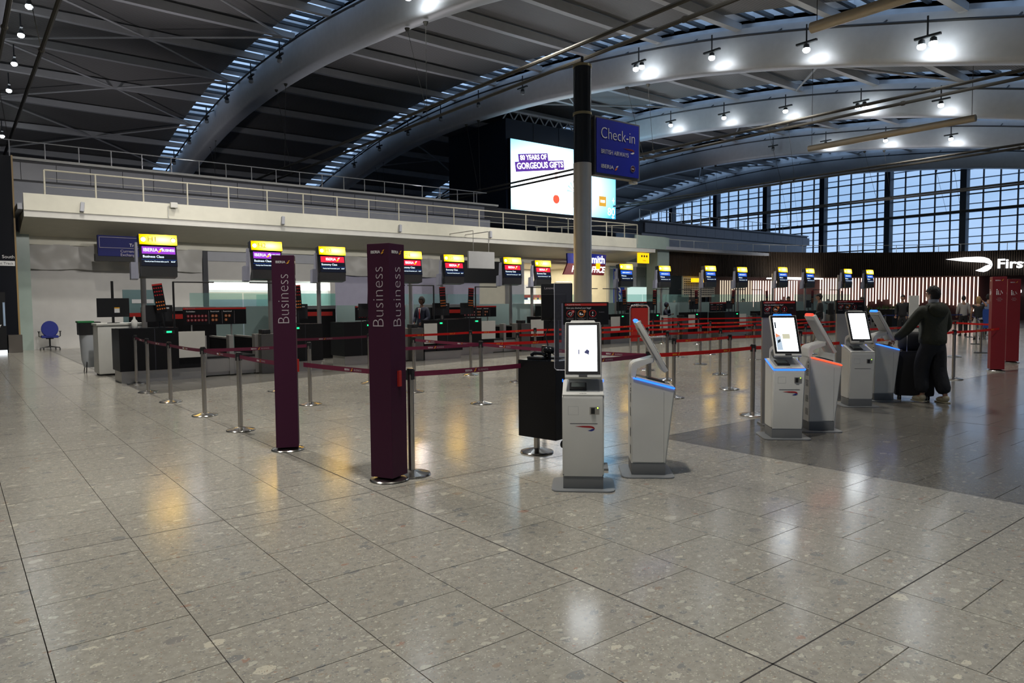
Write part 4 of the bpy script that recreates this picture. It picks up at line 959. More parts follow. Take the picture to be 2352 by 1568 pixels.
def kiosk(loc, n_deg, label, strip=None, lamp=None, screen='plain', logo=True):
    t = thing('self_service_kiosk', label, 'kiosk', loc, R(n_deg+90), 'airline self-service kiosks')
    for k, me in KC.items(): link(k, me, t)
    sl_ = math.atan2(.10, .385)
    T0 = Matrix.Translation((0, 0, .915)) @ Matrix.Rotation(sl_, 4, 'X')      # tray plane: local -Y runs down to the front
    def onto(b, nm, m, M4, par=t, **kw):
        o = b.build(nm, m, par, **kw); o.matrix_local = M4; return o
    b = MB(); b.box(-.172, .172, -.397, -.045, .001, .014, bev=.006); onto(b, 'tray', M_KIOSK, T0)
    b = MB(); b.box(-.14, .14, -.335, -.05, .0145, .0165); onto(b, 'tray_inset', M_TRAY, T0)
    b = MB(); b.box(-.115, .03, -.315, -.15, .016, .03, bev=.006); rd = onto(b, 'passport_reader', M_BLKPL, T0)
    b = MB(); b.box(-.10, .015, -.26, -.17, .0302, .0312); b.build('reader_glass', mat('reader_glass', (.25, .29, .28), .1), rd)
    link('maker_lettering', text_mesh('EMBROSS', .014, M_TXTB, 0, 'CENTER', .0004), t).matrix_local = T0 @ Matrix.Translation((0, -.37, .0148))
    if strip:
        b = MB(); b.tube([(-.178, -.02, -.004), (-.178, -.39, -.004), (-.165, -.403, -.004), (.165, -.403, -.004), (.178, -.39, -.004), (.178, -.02, -.004)], .007, 6); onto(b, 'light_strip', strip, T0)
    else:
        b = MB(); b.box(-.182, -.176, -.05, -.01, -.006, .006); onto(b, 'light_strip', M_BLED, T0)
        b = MB(); b.box(.176, .182, -.05, -.01, -.006, .006); onto(b, 'light_strip', M_BLED, T0)
    # screen: leans back about 29 degrees
    SM = Matrix.Translation((0, -.205, 1.16)) @ Matrix.Rotation(R(-29.5), 4, 'X')
    b = MB(); b.box(-.153, .153, -.022, .02, -.232, .295, bev=.01); hs = onto(b, 'screen_housing', M_KIOSK, SM, smooth=40)
    b = MB(); b.box(-.146, .146, -.026, -.0225, -.205, .286, bev=.0015); b.build('bezel', M_BLACK, hs)
    b = MB(); b.box(-.120, .120, -.028, -.0262, -.178, .258); b.build('display', M_SCRW, hs, label='bright white screen')
    if screen == 'one':
        link('display_print', text_mesh('1', .06, mat('screen_navy', (.03, .04, .2), .5), .002, 'CENTER', .0006), hs, (-.035, -.0285, .0), (PI/2, 0, 0))
        link('display_print', text_mesh('Welcome to', .013, mat('screen_grey', (.6, .65, .7), .5), 0, 'CENTER', .0003), hs, (0, -.0285, .145), (PI/2, 0, 0))
        link('display_print', text_mesh('British Airways', .015, mat('screen_grey', (.6, .65, .7), .5), 0, 'CENTER', .0003), hs, (0, -.0285, .125), (PI/2, 0, 0))
        b = MB(); b.prism([(.01, .0), (.035, .028), (.055, .012), (.05, -.03), (.038, -.018), (.02, -.012)], -.0282, -.0286, 'y'); b.build('display_picture', mat('screen_navy', (.03, .04, .2), .5), hs)
    if screen == 'scan':
        b = MB(); b.prism([(-.116, .06), (-.06, .02), (-.116, -.0)], -.0282, -.0284, 'y', glow('scr_orange', (1, .35, .18), .9)); b.prism([(-.116, .0), (-.06, .02), (-.05, -.165), (-.116, -.165)], -.0282, -.0284, 'y', glow('scr_pale', (.55, .68, .82), .9))
        b.prism([(-.1, -.04), (-.068, -.022), (-.068, -.055), (-.1, -.075)], -.0284, -.0288, 'y', glow('scr_dark', (.01, .02, .03), 1)); b.box(-.04, .045, -.0288, -.0282, -.02, .045, glow('scr_cream', (.7, .68, .5), .9)); b.box(-.112, -.095, -.0288, -.0282, .12, .20, glow('scr_dark', (.01, .02, .03), 1)); b.build('display_picture', None, hs)
    b = MB(); b.box(-.035, .035, -.028, -.020, -.226, -.212); b.build('camera_slot', M_BLKPL, hs)
    b = MB(); b.prism([(-.115, .29), (.115, .29), (.10, .318), (-.10, .318)], -.012, .016, 'y', bev=.004); b.build('top_lamp', lamp or M_KIOSK, hs)
    # front fittings; the front leans a little
    FM = Matrix.Translation((0, -.393, .79)) @ Matrix.Rotation(math.atan2(.078, .67), 4, 'X')
    b = MB(); b.box(.055, .135, -.004, .01, -.13, -.065); cr_ = onto(b, 'card_reader', M_STEEL, FM)
    b = MB(); b.box(.066, .098, -.012, -.004, -.124, -.072, bev=.003); b.build('card_slot', M_BLKPL, cr_)
    b = MB(); b.cyl((.122, -.005, -.073), .006, .002, 8, axis='y'); b.build('led', glow('lime_led', (.4, 1, .05), 4), cr_)
    b = MB(); b.box(-.11, .12, -.002, .01, -.213, -.208); onto(b, 'slot_line', M_DARKL, FM)
    b = MB()
    for q in ((-.125, -.04, -.062, -.0605), (-.125, -.04, -.135, -.1335)): b.box(q[0], q[1], -.001, .01, q[2], q[3])
    for q in (-.125, -.041): b.box(q, q+.0015, -.001, .01, -.135, -.0605)
    onto(b, 'hatch_outline', M_TRAY, FM)
    b = MB(); b.box(-.1755, .1755, .065, .0665, -.665, -.01); o = onto(b, 'door_seam', M_DARKL, Matrix.Translation((0, -.36, .79))); 
    if logo:
        o = ribbon(.165, t, 0, 0, 0); o.matrix_local = FM @ Matrix.Translation((.015, -.002, -.26))
    # vents and switches on the back
    b = MB()
    for zz in (.68, .55, .36, .20):
        for k in range(7): b.box(-.14, -.06, .0, .003, zz+k*.012, zz+k*.012+.006)
    b.build('vent_slots', M_KGREY, t)
    b = MB()
    for zz in (.84, .80, .78): b.box(-.14, -.12, .0, .004, zz, zz+.012)
    b.build('ports', M_BLKPL, t)
    b = MB(); b.box(-.12, .12, .021, .027, -.10, .24); b.build('rear_cover', M_TRAY, hs)
    return t
kiosk((4.38, 4.51, 0), 226, 'front white kiosk facing us with bright screen showing a 1 and red-blue ribbon', None, None, 'one')
kiosk((4.96, 4.48, 0), -43, 'white kiosk beside the front one, turned side-on with blue edge strip', M_BLED, M_BLED)
kiosk((7.74, 4.60, 0), 226, 'middle kiosk facing us with blue strip, ribbon mark and scan picture', M_BLED, M_BLED, 'scan')
kiosk((8.27, 4.59, 0), -40, 'side-on kiosk with orange-red edge strip and red top lamp', M_RLED, glow('red_lamp', (1, .03, .015), 3))
kiosk((10.85, 5.23, 0), 226, 'far kiosk facing us with blank white screen and no coloured strip', None, None, 'plain', False)
kiosk((11.52, 5.29, 0), -40, 'farthest side-on kiosk with blue strip that the man reaches for', M_BLED, M_BLED)

def baginfo(loc, n_deg, label):
    t = thing('security_notice_stand', label, 'notice stand', loc, R(n_deg+90))
    b = MB(); b.box(-.20, .15, -.02, .03, .02, 1.40, bev=.003); b.build('steel_panel', M_STEEL, t)
    b = MB(); b.box(-.21, .21, -.12, .14, 0, .02); b.build('foot_plate', M_KGREY, t)
    b = MB(); b.box(-.215, .215, -.035, .035, 1.385, 1.60, bev=.003); b.build('header', M_BLACK, t)
    b = MB(); b.box(-.198, .198, -.0375, -.0355, 1.565, 1.588); b.build('red_bar', M_REDL, t)
    text('Prepare for Security', .016, (-.18, -.038, 1.576), t, M_TXT); text('Have you checked your bags?', .023, (-.185, -.036, 1.545), t, M_TXT, width=.235)
    for i, m in enumerate((M_BAR, M_ORANGE, M_BAR)):
        cx = -.15+.108*i; b = MB()
        n_ = 20
        for q in range(n_):
            a0, a1 = 2*PI*q/n_, 2*PI*(q+1)/n_
            b.face([(cx+.034*math.cos(a0), -.0365, 1.492+.034*math.sin(a0)), (cx+.034*math.cos(a1), -.0365, 1.492+.034*math.sin(a1)), (cx+.029*math.cos(a1), -.0365, 1.492+.029*math.sin(a1)), (cx+.029*math.cos(a0), -.0365, 1.492+.029*math.sin(a0))], m)
        if i == 0: b.prism([(cx-.02, 1.49), (cx+.015, 1.508), (cx+.015, 1.503), (cx-.02, 1.485)], -.036, -.037, 'y', M_TXT); b.prism([(cx+.003, 1.47), (cx+.02, 1.50), (cx+.024, 1.498), (cx+.007, 1.468)], -.036, -.037, 'y', M_TXT); b.prism([(cx-.006, 1.507), (cx-.002, 1.507), (cx-.002, 1.476), (cx-.006, 1.476)], -.036, -.037, 'y', M_TXT)
        if i == 1: b.box(cx-.018, cx-.002, -.037, -.036, 1.478, 1.500, M_TXT); b.box(cx+.001, cx+.018, -.037, -.036, 1.478, 1.491, M_TXT)
        if i == 2: b.box(cx-.004, cx+.004, -.037, -.036, 1.49, 1.51, M_TXT); b.box(cx-.005, cx+.005, -.037, -.036, 1.468, 1.478, M_TXT)
        b.cyl((cx+.03, -.036, 1.512), .015, -.0015, 14, m, axis='y') if i < 2 else None
        if i: b.box(cx-.053, cx-.052, -.037, -.036, 1.42, 1.52, M_TXTD)
        b.build('pictogram', None, t)
        if i < 2: text('x' if i == 0 else '!', .03, (cx+.03, -.0385, 1.513), t, M_TXT, align='CENTER')
        for q, s_ in enumerate(((('No sharps with a', 'blade over 6cm'), ('Carry-on bags must', 'be unpacked', 'there is no limit'), ('Forbidden items',)))[i]): text(s_, .0105, (cx, -.036, 1.447-.011*q), t, M_TXTD, align='CENTER')
    text('To see full list', .009, (.15, -.036, 1.505), t, M_TXTD, align='CENTER')
    return t
baginfo((4.76, 4.86, 0), 226, 'black bag-check notice on a steel panel behind the front kiosk')
baginfo((8.30, 4.97, 0), 229, 'bag-check notice on a steel panel behind the middle kiosk')
baginfo((11.24, 5.49, 0), 226, 'bag-check notice on a steel panel behind the blank-screen kiosk')

# ------------------------------------------------------------------ black workstation pedestal
t = thing('workstation_pedestal', 'black box workstation on a steel pole with a round chrome foot', 'workstation', (4.86, 5.71, 0), R(-79))
b = MB(); b.lathe([(.172, 0), (.178, .008), (.172, .018), (.10, .034), (.05, .046), (.034, .05)], 32); b.build('foot', M_CHROME, t, smooth=35)
b = MB(); b.cyl((0, 0, .04), .033, .17, 20); b.build('pole', M_POST, t, smooth=50)
b = MB(); b.box(-.07, .42, -.22, .10, .205, 1.0, bev=.005); bx = b.build('cabinet', M_BLACK, t)
b = MB()
for zz in (.25, .30, .35, .60): b.tube([(.42, -.1, zz), (.445, -.1, zz+.015), (.42, -.1, zz+.03)], .006, 5)
b.build('cable_loops', M_BLKPL, bx)
b = MB(); b.cyl((.40, -.08, .15), .04, .05, 12, axis='x'); b.build('castor', M_BLKPL, t)
b = MB(); b.box(-.07, .42, -.22, .10, 1.0, 1.008); b.build('worktop', M_GLOSSBK, t)
def wpos(x, y, z): return Vector((4.86, 5.71, 0))+Matrix.Rotation(R(-79), 3, 'Z') @ Vector((x, y, z))
t = thing('monitor', 'tall black monitor seen from behind on the workstation, maker name on back', 'monitor', (5.02, 5.56, 1.01), R(-45))
b = MB(); b.box(-.165, .165, -.03, .0, .40, .79, bev=.006); mn = b.build('back_shell', M_BLKPL, t); b = MB(); b.box(-.16, .10, -.06, -.03, .42, .68, bev=.01); b.build('rear_hump', M_BLACK, mn)
text('Lenovo', .035, (-.13, -.031, .74), mn, M_TXTD); b = MB(); b.tube([(0, 0, 0), (0, 0, .5)], .022, 8); b.cyl((0, 0, 0), .09, .015, 20); b.build('stand', M_BLKPL, t)
b = MB(); b.tube([(-.05, -.03, .42), (-.12, -.05, .25), (-.08, -.04, .08), (0, -.03, .02)], .008, 6); b.build('cable', M_BLKPL, t)
t = thing('acrylic_screen', 'clear acrylic sneeze guard standing beside the black monitor', 'screen guard', (4.72, 5.16, .93), R(-47))
b = MB(); b.box(-.07, .10, -.003, .003, .0, .87, bev=.0); b.build('sheet', M_ACRY, t); b = MB()
b.tube([(-.07, 0, .02), (-.07, 0, .85), (-.05, 0, .87), (.10, 0, .87)], .004, 5); b.tube([(-.07, 0, .02), (-.05, 0, 0), (.1, 0, 0)], .004, 5); b.build('polished_edge', mat('acrylic_edge', (.45, .45, .5), .2), t)
b = MB(); b.box(.0, .14, .003, .006, .22, .66); o = b.build('paper_sheet', mat('paper', (.20, .19, .24), .7), loc=(4.72, 5.16, .93), rot=(0, 0, R(-47))); tag(o, 'grey printed paper sheet hanging behind the acrylic guard', 'paper')
for i in range(14): b = MB(); b.box(.02, .02+.10*random.uniform(.5, 1), .0015, .0029, .61-i*.022, .613-i*.022); b.build('print_line', M_TXTB, o)
t = thing('telephone', 'black desk handset and scanner on the workstation top', 'telephone', wpos(.09, -.08, 1.008), R(-79))
b = MB(); b.box(-.10, .10, -.07, .07, 0, .03, bev=.01); b.build('cradle', M_BLKPL, t); b = MB(); b.tube([(-.09, 0, .04), (-.06, 0, .06), (.06, 0, .06), (.10, 0, .04)], [.022, .016, .016, .024], 8); b.build('handset', M_GLOSSBK, t)
b = MB(); b.sphere((.12, .03, .10), .07, (1.1, .8, .6), 14); b.tube([(.12, .03, .07), (.12, .03, 0)], .02, 8); b.build('scanner', M_GLOSSBK, t, smooth=60)

# ------------------------------------------------------------------ check-in desks
def desk_sign(loc, code, line, bar, side, label, mini):
    t = thing('desk_display', label, 'display sign', loc, 0, 'illuminated desk displays')
    TM = Matrix.Translation((0, 0, 3.2)) @ Matrix.Rotation(R(-9), 4, 'X')
    def put(b, nm, m=None, par=t): o = b.build(nm, m, par); o.matrix_local = TM if par is t else Matrix(); return o
    b = MB(); b.box(-.40, .40, -.03, .18, -.25, 0, bev=.012); y_ = put(b, 'lightbox_case', M_FIX)
    b = MB(); b.box(-.39, .39, -.042, -.03, -.24, -.01, bev=.004); put(b, 'yellow_panel', M_YGRAD, y_)
    if not mini: o = link('lettering', text_mesh(code, .17, M_TXTB if False else mat('amber_letter', (.35, .2, 0), .5, ), 0, 'LEFT', .001), y_, (-.23, -.05, -.125), (PI/2, 0, 0))
    b = MB(); b.cyl((-.31, -.043, -.125), .062, .004, 14, M_TXTB, axis='y'); b.cyl((-.31, -.047, -.13), .05, .004, 14, M_YELC, axis='y')
    if line == 'x': b.cyl((.31, -.043, -.125), .06, .004, 14, M_TXTB, axis='y'); b.cyl((.31, -.047, -.13), .045, .004, 14, M_YELC, axis='y')
    put(b, 'pictogram', None, y_)
    b = MB(); b.box(-.38, .38, 0, .14, -.73, -.26, bev=.008); s_ = put(b, 'screen_case', M_BLKPL)
    b = MB(); b.box(-.365, .365, -.006, 0, -.72, -.265); put(b, 'screen', M_SCRD, s_)
    b = MB(); b.box(-.345, .345, -.009, -.006, -.445, -.28); put(b, 'colour_bar', bar, s_)
    if bar is M_SCRB:
        link('lettering', text_mesh('BRITISH AIRWAYS', .07, M_WTEXT, .001, 'CENTER', .0005, .45), s_, (-.02, -.0105, -.37), (PI/2, 0, 0)); o = ribbon(.16, s_, .22, -.365, -.0095, M_SCRR, M_WTEXT)
        a_, b2 = 'Welcome', 'Check-in desk open now'
    else:
        link('lettering', text_mesh('IBERIA', .105, M_WTEXT, .002, 'CENTER', .0005, .30), s_, (-.05 if bar is M_SCRR else -.17, -.0105, -.36), (PI/2, 0, 0)); flame(.11, s_, .16 if bar is M_SCRR else .03, -.36, -.0095, M_YELL, M_WTEXT)
        if bar is M_SCRP: link('lettering', text_mesh('BUSINESS', .08, M_WTEXT, .002, 'LEFT', .0005, .26), s_, (.07, -.0105, -.36), (PI/2, 0, 0))
        a_, b2 = ('Business Class' if bar is M_SCRP else 'Economy Class'), '• Security at least 35 minutes before your flt'
    link('lettering', text_mesh(a_, .075, M_WTEXT, .001, 'LEFT', .0005), s_, (-.335, -.0105, -.51), (PI/2, 0, 0))
    link('lettering', text_mesh(b2, .042, M_WTEXT, .0006, 'LEFT', .0005, .5), s_, (-.31, -.0105, -.62), (PI/2, 0, 0)); link('lettering', text_mesh('05:07', .042, M_WTEXT, .0006, 'LEFT', .0005), s_, (.24, -.0105, -.62), (PI/2, 0, 0))
    b = MB(); b.box(-.36, .36, -.007, -.006, -.58, -.576); put(b, 'divider', M_SCRB, s_)
    b = MB(); b.prism([(.0, -.73), (.14, -.73), (.30, -.95), (.05, -.95)], -.38, .37, 'x'); put(b, 'steel_chin', mat('dark_steel', (.18, .175, .16), .35, 1))
    b = MB(); b.prism([(.06, -.18), (.16, -.18), (.34, -.98), (.18, -.98)], -.46, -.41, 'x'); b.prism([(.10, -.62), (.26, -.62), (.34, -.98), (.18, -.98)], -.56, -.46, 'x'); put(b, 'side_fin', mat('fin_grey', (.36, .37, .46), .4))
    b = MB(); px_ = -.27 if side < 0 else .18; b.cyl((px_, .30, .0), .058, 2.9, 16); b.build('pole', M_STEEL, t, smooth=50)
    b = MB(); b.cyl((px_, .30, 0), .13, .02, 20); b.build('pole_base', M_STEEL, t)
    return t
SG = [('H1', .235, .0910, M_SCRP, -1), ('H2', .374, .0891, M_SCRP, 1), ('H3', .471, .0857, M_SCRR, -1), ('H4', .605, .0843, M_SCRR, 1), ('H5', .688, .0816, M_SCRR, -1), ('H6', .814, .0813, M_SCRR, 1), ('H7', .886, .0780, M_SCRR, -1),
      ('H8', 1.113, .0777, M_SCRB, -1), ('H9', 1.235, .0772, M_SCRB, 1), ('J1', 1.399, .0815, M_SCRB, -1), ('J2', 1.525, .0816, M_SCRB, 1), ('J3', 1.706, .0860, M_SCRB, -1), ('J4', 1.841, .0858, M_SCRB, 1), ('J5', 2.051, .0895, M_SCRB, -1), ('J6', 2.186, .0900, M_SCRB, 1)]
for i, (c_, rxy, kt, bar, side) in enumerate(SG):
    Y = 1.6/kt; X = rxy*Y-.40
    nm = {M_SCRP: 'purple business', M_SCRR: 'red economy', M_SCRB: 'blue airline'}[bar]
    w = (f'reading {c_}' if i < 7 else f'{nth[i-7]} of the blue ones from the left')
    desk_sign((X, Y, 0), c_, 'x' if i == 0 else '', bar, side, f'yellow-topped desk display with {nm} screen, {w}', i > 7)

def info_panel(loc, w, h, label, rz=0, cols=(6, 2, 2), foot=True):
    t = thing('restrictions_board', label, 'notice board', loc, rz)
    b = MB(); b.box(0, w, 0, .03, 0, h); b.build('board', M_BLACK, t); b = MB(); b.box(0, w, -.004, 0, h-.045, h); b.build('red_bar', M_REDL, t)
    sc = w/1.52; text('Prepare for Security', .028*sc, (.05*sc, -.005, h-.022), t, M_TXTD)
    for x, s_ in ((.07, 'Forbidden'), (.64, 'Restricted'), (.95, 'Restricted')): text(s_, .05*sc, (x*sc, -.002, h-.095), t, M_TXT)
    b = MB()
    for x0, n_, m in ((.08, 6, M_BAR), (.66, 2, M_ORANGE), (.98, 2, M_ORANGE)):
        for r_ in range(2):
            for q in range(n_):
                if x0 > .9 and r_ and q: continue
                cx, cz = (x0+.035+q*.083)*sc, h-.205-.1*r_
                b.cyl((cx, -.001, cz), .032*sc, -.002, 10, m, axis='y'); b.cyl((cx, -.003, cz), .023*sc, -.001, 8, M_BLACK, axis='y'); b.box(cx-.006, cx+.006, -.006, -.004, cz-.015, cz+.015, M_TXT)
    for x in (.6, .92, 1.22): b.box(x*sc, x*sc+.003, -.002, 0, .02, h-.08, M_TXTD)
    b.build('pictograms', None, t)
    if foot:
        b = MB()
        for x in (.12*w, .75*w): b.box(x, x+.03, .03, .06, -loc[2], h*.5)
        b.build('legs', M_STEEL, t)
    return t

def desk(x0, x1, y, mirror, label, idx, led=True, angled=False):
    """one check-in desk: black cabinet, white apron panel, steel plinth. x0..x1 along the hall; mirror puts the white panel on the left"""
    t = thing('check_in_desk', label, 'desk', (x0, y, 0), group='black check-in desks'); w = x1-x0
    def mx(a, c): return (w-c, w-a) if mirror else (a, c)
    wc = w*.69
    a, c = mx(0, wc); b = MB(); b.box(a, c, 0, .85, .24, 1.12, bev=.004); b.build('cabinet', M_BLACK, t)
    a2, c2 = mx(wc*.58, wc*.595); b = MB(); b.box(a2, c2, -.003, 0, .24, 1.12); b.build('panel_joint', M_DARKL, t)
    a, c = mx(wc, w); b = MB(); b.box(a, c, .03, .85, .24, .78, bev=.004); b.build('side_cabinet', M_BLACK, t)
    a, c = mx(wc-.005, w+.02); b = MB(); b.box(a, c, -.02, .005, .47, 1.035, bev=.003); b.build('apron_panel', M_WHITE, t)
    b = MB(); b.box(.03, w-.02, .06, .8, 0, .24); b.build('plinth', M_STEEL, t)
    a, c = mx(.0, wc); b = MB(); b.box(a, c, .0, .4, 1.12, 1.13); b.build('worktop', M_GLOSSBK, t)
    if led:
        a, c = mx(wc*.74, wc*.93); b = MB(); b.box(a, c, -.006, 0, 1.0, 1.075); i_ = b.build('indicator_frame', M_BLKPL, t)
        a, c = mx(wc*.79, wc*.88); b = MB(); b.box(a, c, -.012, -.006, 1.02, 1.055, bev=.003); b.build('green_lamp', M_GRN, i_, label='green lamp')
    return t
def desk_kit(x, y, idx, side, words):
    # monitor on an arm, hanging list of banned goods, T-shaped aisle arm, red telephone
    t = thing('desk_monitor', f'black computer monitor seen from behind on {words}', 'monitor', (x, y+.35, 1.13), R(6*side)); b = MB(); b.box(-.27, .27, 0, .03, .12, .48, bev=.006); b.build('back_shell', M_BLKPL, t)
    b = MB(); b.tube([(0, .03, 0), (0, .05, .3)], .02, 6); b.cyl((0, .03, 0), .1, .012, 14); b.build('stand', M_BLKPL, t); b = MB(); b.box(.12, .2, -.003, 0, .4, .43); b.build('sticker', M_TXT, t)
    t = thing('aisle_bar', f'thin black T-shaped bar standing above {words}', 'bar', (x+.28*side, y+.3, 1.12)); b = MB(); b.tube([(0, 0, 0), (0, 0, 1.0)], .022, 6); b.tube([(0, 0, .99), (side*.85, 0, .99)], .018, 6); b.build('bar', M_BLKPL, t)
    t = thing('banned_items_card', f'narrow black and red pictogram card standing on {words}', 'notice', (x+.02*side, y+.2, 1.45), 0)
    b = MB(); b.box(-.1, .1, 0, .012, 0, .62); b.build('card', M_BLACK, t); b = MB(); b.box(-.1, .1, -.003, 0, .585, .62); b.build('red_bar', M_REDL, t); b = MB()
    for r_ in range(7):
        for q in range(4):
            if r_ == 3: continue
            b.cyl((-.07+.045*q, -.001, .53-.075*r_), .015, -.002, 8, M_BAR if r_ < 3 else M_ORANGE, axis='y')
    b.build('pictograms', None, t); b = MB(); b.tube([(0, .02, .1), (0, .02, -.32)], .015, 6); b.build('stem', M_BLKPL, t)
    for o in (t,): o.rotation_euler = (0, R(-8 if idx == 0 else 3*side), 0)
def conveyor(x0, x1, y, label):
    t = thing('baggage_conveyor', label, 'conveyor', (x0, y, 0), group='baggage conveyors'); w = x1-x0; n_ = 2
    b = MB(); b.box(0, w, .25, 1.85, .02, .40, bev=.004); b.build('frame', M_STEEL, t)
    for i in range(n_):
        a = w*i/n_+.03; c = w*(i+1)/n_-.03; b = MB(); b.box(a, c, .24, 1.8, .40, .45); b.build('belt', M_BLKPL, t)
        b = MB(); b.box(a, c, .22, .25, .10, .36); b.build('kick_panel', M_STEEL, t)
    for i in range(n_+1):
        a = w*i/n_; b = MB(); b.box(a-.03, a+.03, .5, 1.82, .45, .82, M_BLACK); b.box(a-.035, a+.035, .45, 1.82, .82, .86, M_STEEL); b.build('side_guard', None, t)
        b = MB(); b.box(a-.05, a+.05, .2, .42, .02, .92, bev=.006); b.build('guard_post', M_STEEL, t)
    return t
def tagcab(x, y, label):
    t = thing('steel_cabinet', label, 'cabinet', (x, y, 0), group='steel bag-tag cabinets'); b = MB(); b.box(0, .38, .05, .65, .0, .92, bev=.01); b.build('body', mat('dark_steel', (.18, .175, .16), .35, 1), t)
    b = MB(); b.box(.06, .26, .15, .4, .92, 1.02, bev=.01); b.box(.1, .2, .13, .15, .94, 1.0, M_BLKPL); b.build('tag_printer', M_KIOSK, t)
    b = MB(); b.sphere((.1, .3, .35), .001); b.b.free()
    return t
ISL = [(2.68, 4.33, 5.58, 7.08, 16.35), (7.95, 9.15, 9.95, 11.65, 17.0), (11.85, 13.5, 14.6, 16.7, 17.9), (17.3, 18.8, 19.3, 21.2, 18.75), (21.75, 23.2, 24.2, 25.95, 18.9), (26.2, 27.75, 28.6, 30.3, 18.2), (31.3, 32.9, 33.9, 35.6, 17.3), (37.2, 38.8, 39.8, 41.4, 16.0)]
wd = ['first', 'second', 'third', 'fourth', 'fifth', 'sixth', 'seventh', 'eighth']
for i, (a, b1, c1, d1, y) in enumerate(ISL):
    desk(a, b1, y, False, f'black check-in desk with white apron on its right, {wd[i]} desk pair from the left', i*2)
    conveyor(b1+.06, c1-.02, y, f'steel baggage conveyor between the desks of the {wd[i]} pair from the left')
    tagcab(c1, y-.05, f'steel cabinet with tag printer right of the {wd[i]} conveyor')
    desk(c1+.42, d1, y, True, f'black check-in desk with white apron on its left, {wd[i]} desk pair from the left', i*2+1)
    if i < 7:
        desk_kit(a+.85, y, i*2, 1, f'the left desk of the {wd[i]} pair'); desk_kit(d1-.5, y, i*2+1, -1, f'the right desk of the {wd[i]} pair')
# dark glossy back counters with a red strip, and the glass behind the desks
arc = lambda x: 21.6-.014*abs(x-19)**1.75 if x < 19 else 21.6-.012*abs(x-19)**1.75
for i, (x0, x1) in enumerate(((3.75, 5.4), (7.3, 9.0), (12.75, 14.2), (18.2, 19.5))):
    t = thing('back_counter', f'dark back counter with red strip behind the {wd[i]} desk pair', 'counter', (x0, arc(x0)-.75, 0))
    b = MB(); b.box(0, x1-x0, 0, .6, 0, 1.46); b.build('body', M_BLACK, t); b = MB(); b.box(0, x1-x0, -.02, .62, 1.46, 1.56); b.build('top', M_KGREY, t); b = MB(); b.box(.5, x1-x0-.1, -.006, 0, 1.26, 1.38); b.build('red_strip', M_REDL, t)
gx = 5.0; gi = 0
gt = thing('glass_partition', 'long glass partition behind the desks, frosted teal below and clear above', 'glass partition', (0, 0, 0))
while gx < 39:
    y0, y1 = arc(gx), arc(gx+1.5); d = Vector((1.5, y1-y0, 0)); a = math.atan2(d.y, d.x); L = d.length
    b = MB(); b.box(.02, L-.02, 0, .02, .05, 1.56); b.build('frosted_pane', M_FROST, gt, loc=(gx, y0, 0), rot=(0, 0, a))
    if gi % 4 != 3: b = MB(); b.box(.02, L-.02, 0, .012, 1.57, 1.93); b.build('clear_pane', M_GLASS, gt, loc=(gx, y0, 0), rot=(0, 0, a))
    gx += 1.5; gi += 1
for x, y, w, h_, lab in ((4.40, 18.35, 1.5, .42, 'wide black restrictions board behind the first baggage conveyor'), (9.2, 18.9, 1.65, .42, 'wide black restrictions board behind the near maroon pylon'), (13.6, 19.85, 1.45, .38, 'wide black restrictions board behind the third conveyor'),
                         (22.95, 20.95, 1.5, .48, 'black restrictions board left of the seated clerk'), (27.2, 19.7, 1.25, .42, 'black restrictions board right of the seated clerk')):
    info_panel((x, y, 1.12), w, h_, lab)
# small aisle items
t = thing('podium', 'white rounded podium with black inset left of the first desk', 'podium', (2.60, 18.5, 0))
b = MB(); b.box(0, .95, 0, .7, .03, 1.15, bev=.04); b.build('body', M_KIOSK, t, smooth=50); b = MB(); b.box(-.02, .97, -.02, .72, 1.15, 1.2, bev=.01); b.build('top', M_KIOSK, t); b = MB(); b.box(.42, .9, -.005, .0, .42, .98); b.build('inset', M_BLACK, t); b = MB(); b.box(.05, .9, .04, .66, 0, .03); b.build('foot', M_BLKPL, t)
t = thing('podium_monitor', 'black monitor with yellow sticker facing away on the white podium', 'monitor', (2.98, 18.75, 1.2), R(4))
b = MB(); b.box(-.34, .34, 0, .03, .14, .58, bev=.006); b.build('back_shell', M_BLKPL, t); b = MB(); b.tube([(0, .05, 0), (0, .05, .98)], .03, 6); b.cyl((0, .04, 0), .13, .012, 14); b.build('stand', M_BLKPL, t); b = MB(); b.box(.02, .13, -.004, 0, .24, .36, M_TXT); b.box(.02, .13, -.006, -.004, .34, .365, M_YELL if False else M_GOLD); b.build('sticker', None, t)
t = thing('waste_bin', 'black-topped bin with white liner hanging behind the white podium', 'bin', (2.60, 19.85, 0)); b = MB(); b.box(-.22, .25, -.2, .2, .9, 1.22, bev=.02); b.build('rim', M_BLKPL, t)
b = MB(); b.lathe([(.12, .12), (.17, .3), (.2, .9), (.2, .95)], 10); b.build('liner', mat('liner', (.45, .48, .52), .4), t, smooth=60); b = MB()
for q in range(3): b.tube([(0, 0, .9), (.2*math.cos(q*2.1), .2*math.sin(q*2.1), 0)], .012, 5)
b.build('frame', M_BLKPL, t); b = MB(); b.box(-.24, .1, -.21, .21, 1.2, 1.24); b.build('green_trim', mat('green_bag', (.02, .2, .06), .5), t)
t = thing('sanitiser_bottle', 'small white pump bottle on the first black desk', 'bottle', (3.0, 16.5, 1.13)); b = MB(); b.lathe([(.055, 0), (.06, .02), (.06, .15), (.025, .19), (.02, .23)], 14); b.build('bottle', M_KIOSK, t, smooth=50); b = MB(); b.cyl((0, 0, .23), .018, .02, 8); b.build('cap', M_KIOSK, t)
t = thing('poster_screen', 'teal glass poster screen behind the first desk with red headed notice', 'poster', (3.36, 19.8, 0)); b = MB(); b.box(0, .8, 0, .03, .4, 2.0); b.build('glass', mat('teal_poster', (.16, .25, .26), .3), t)
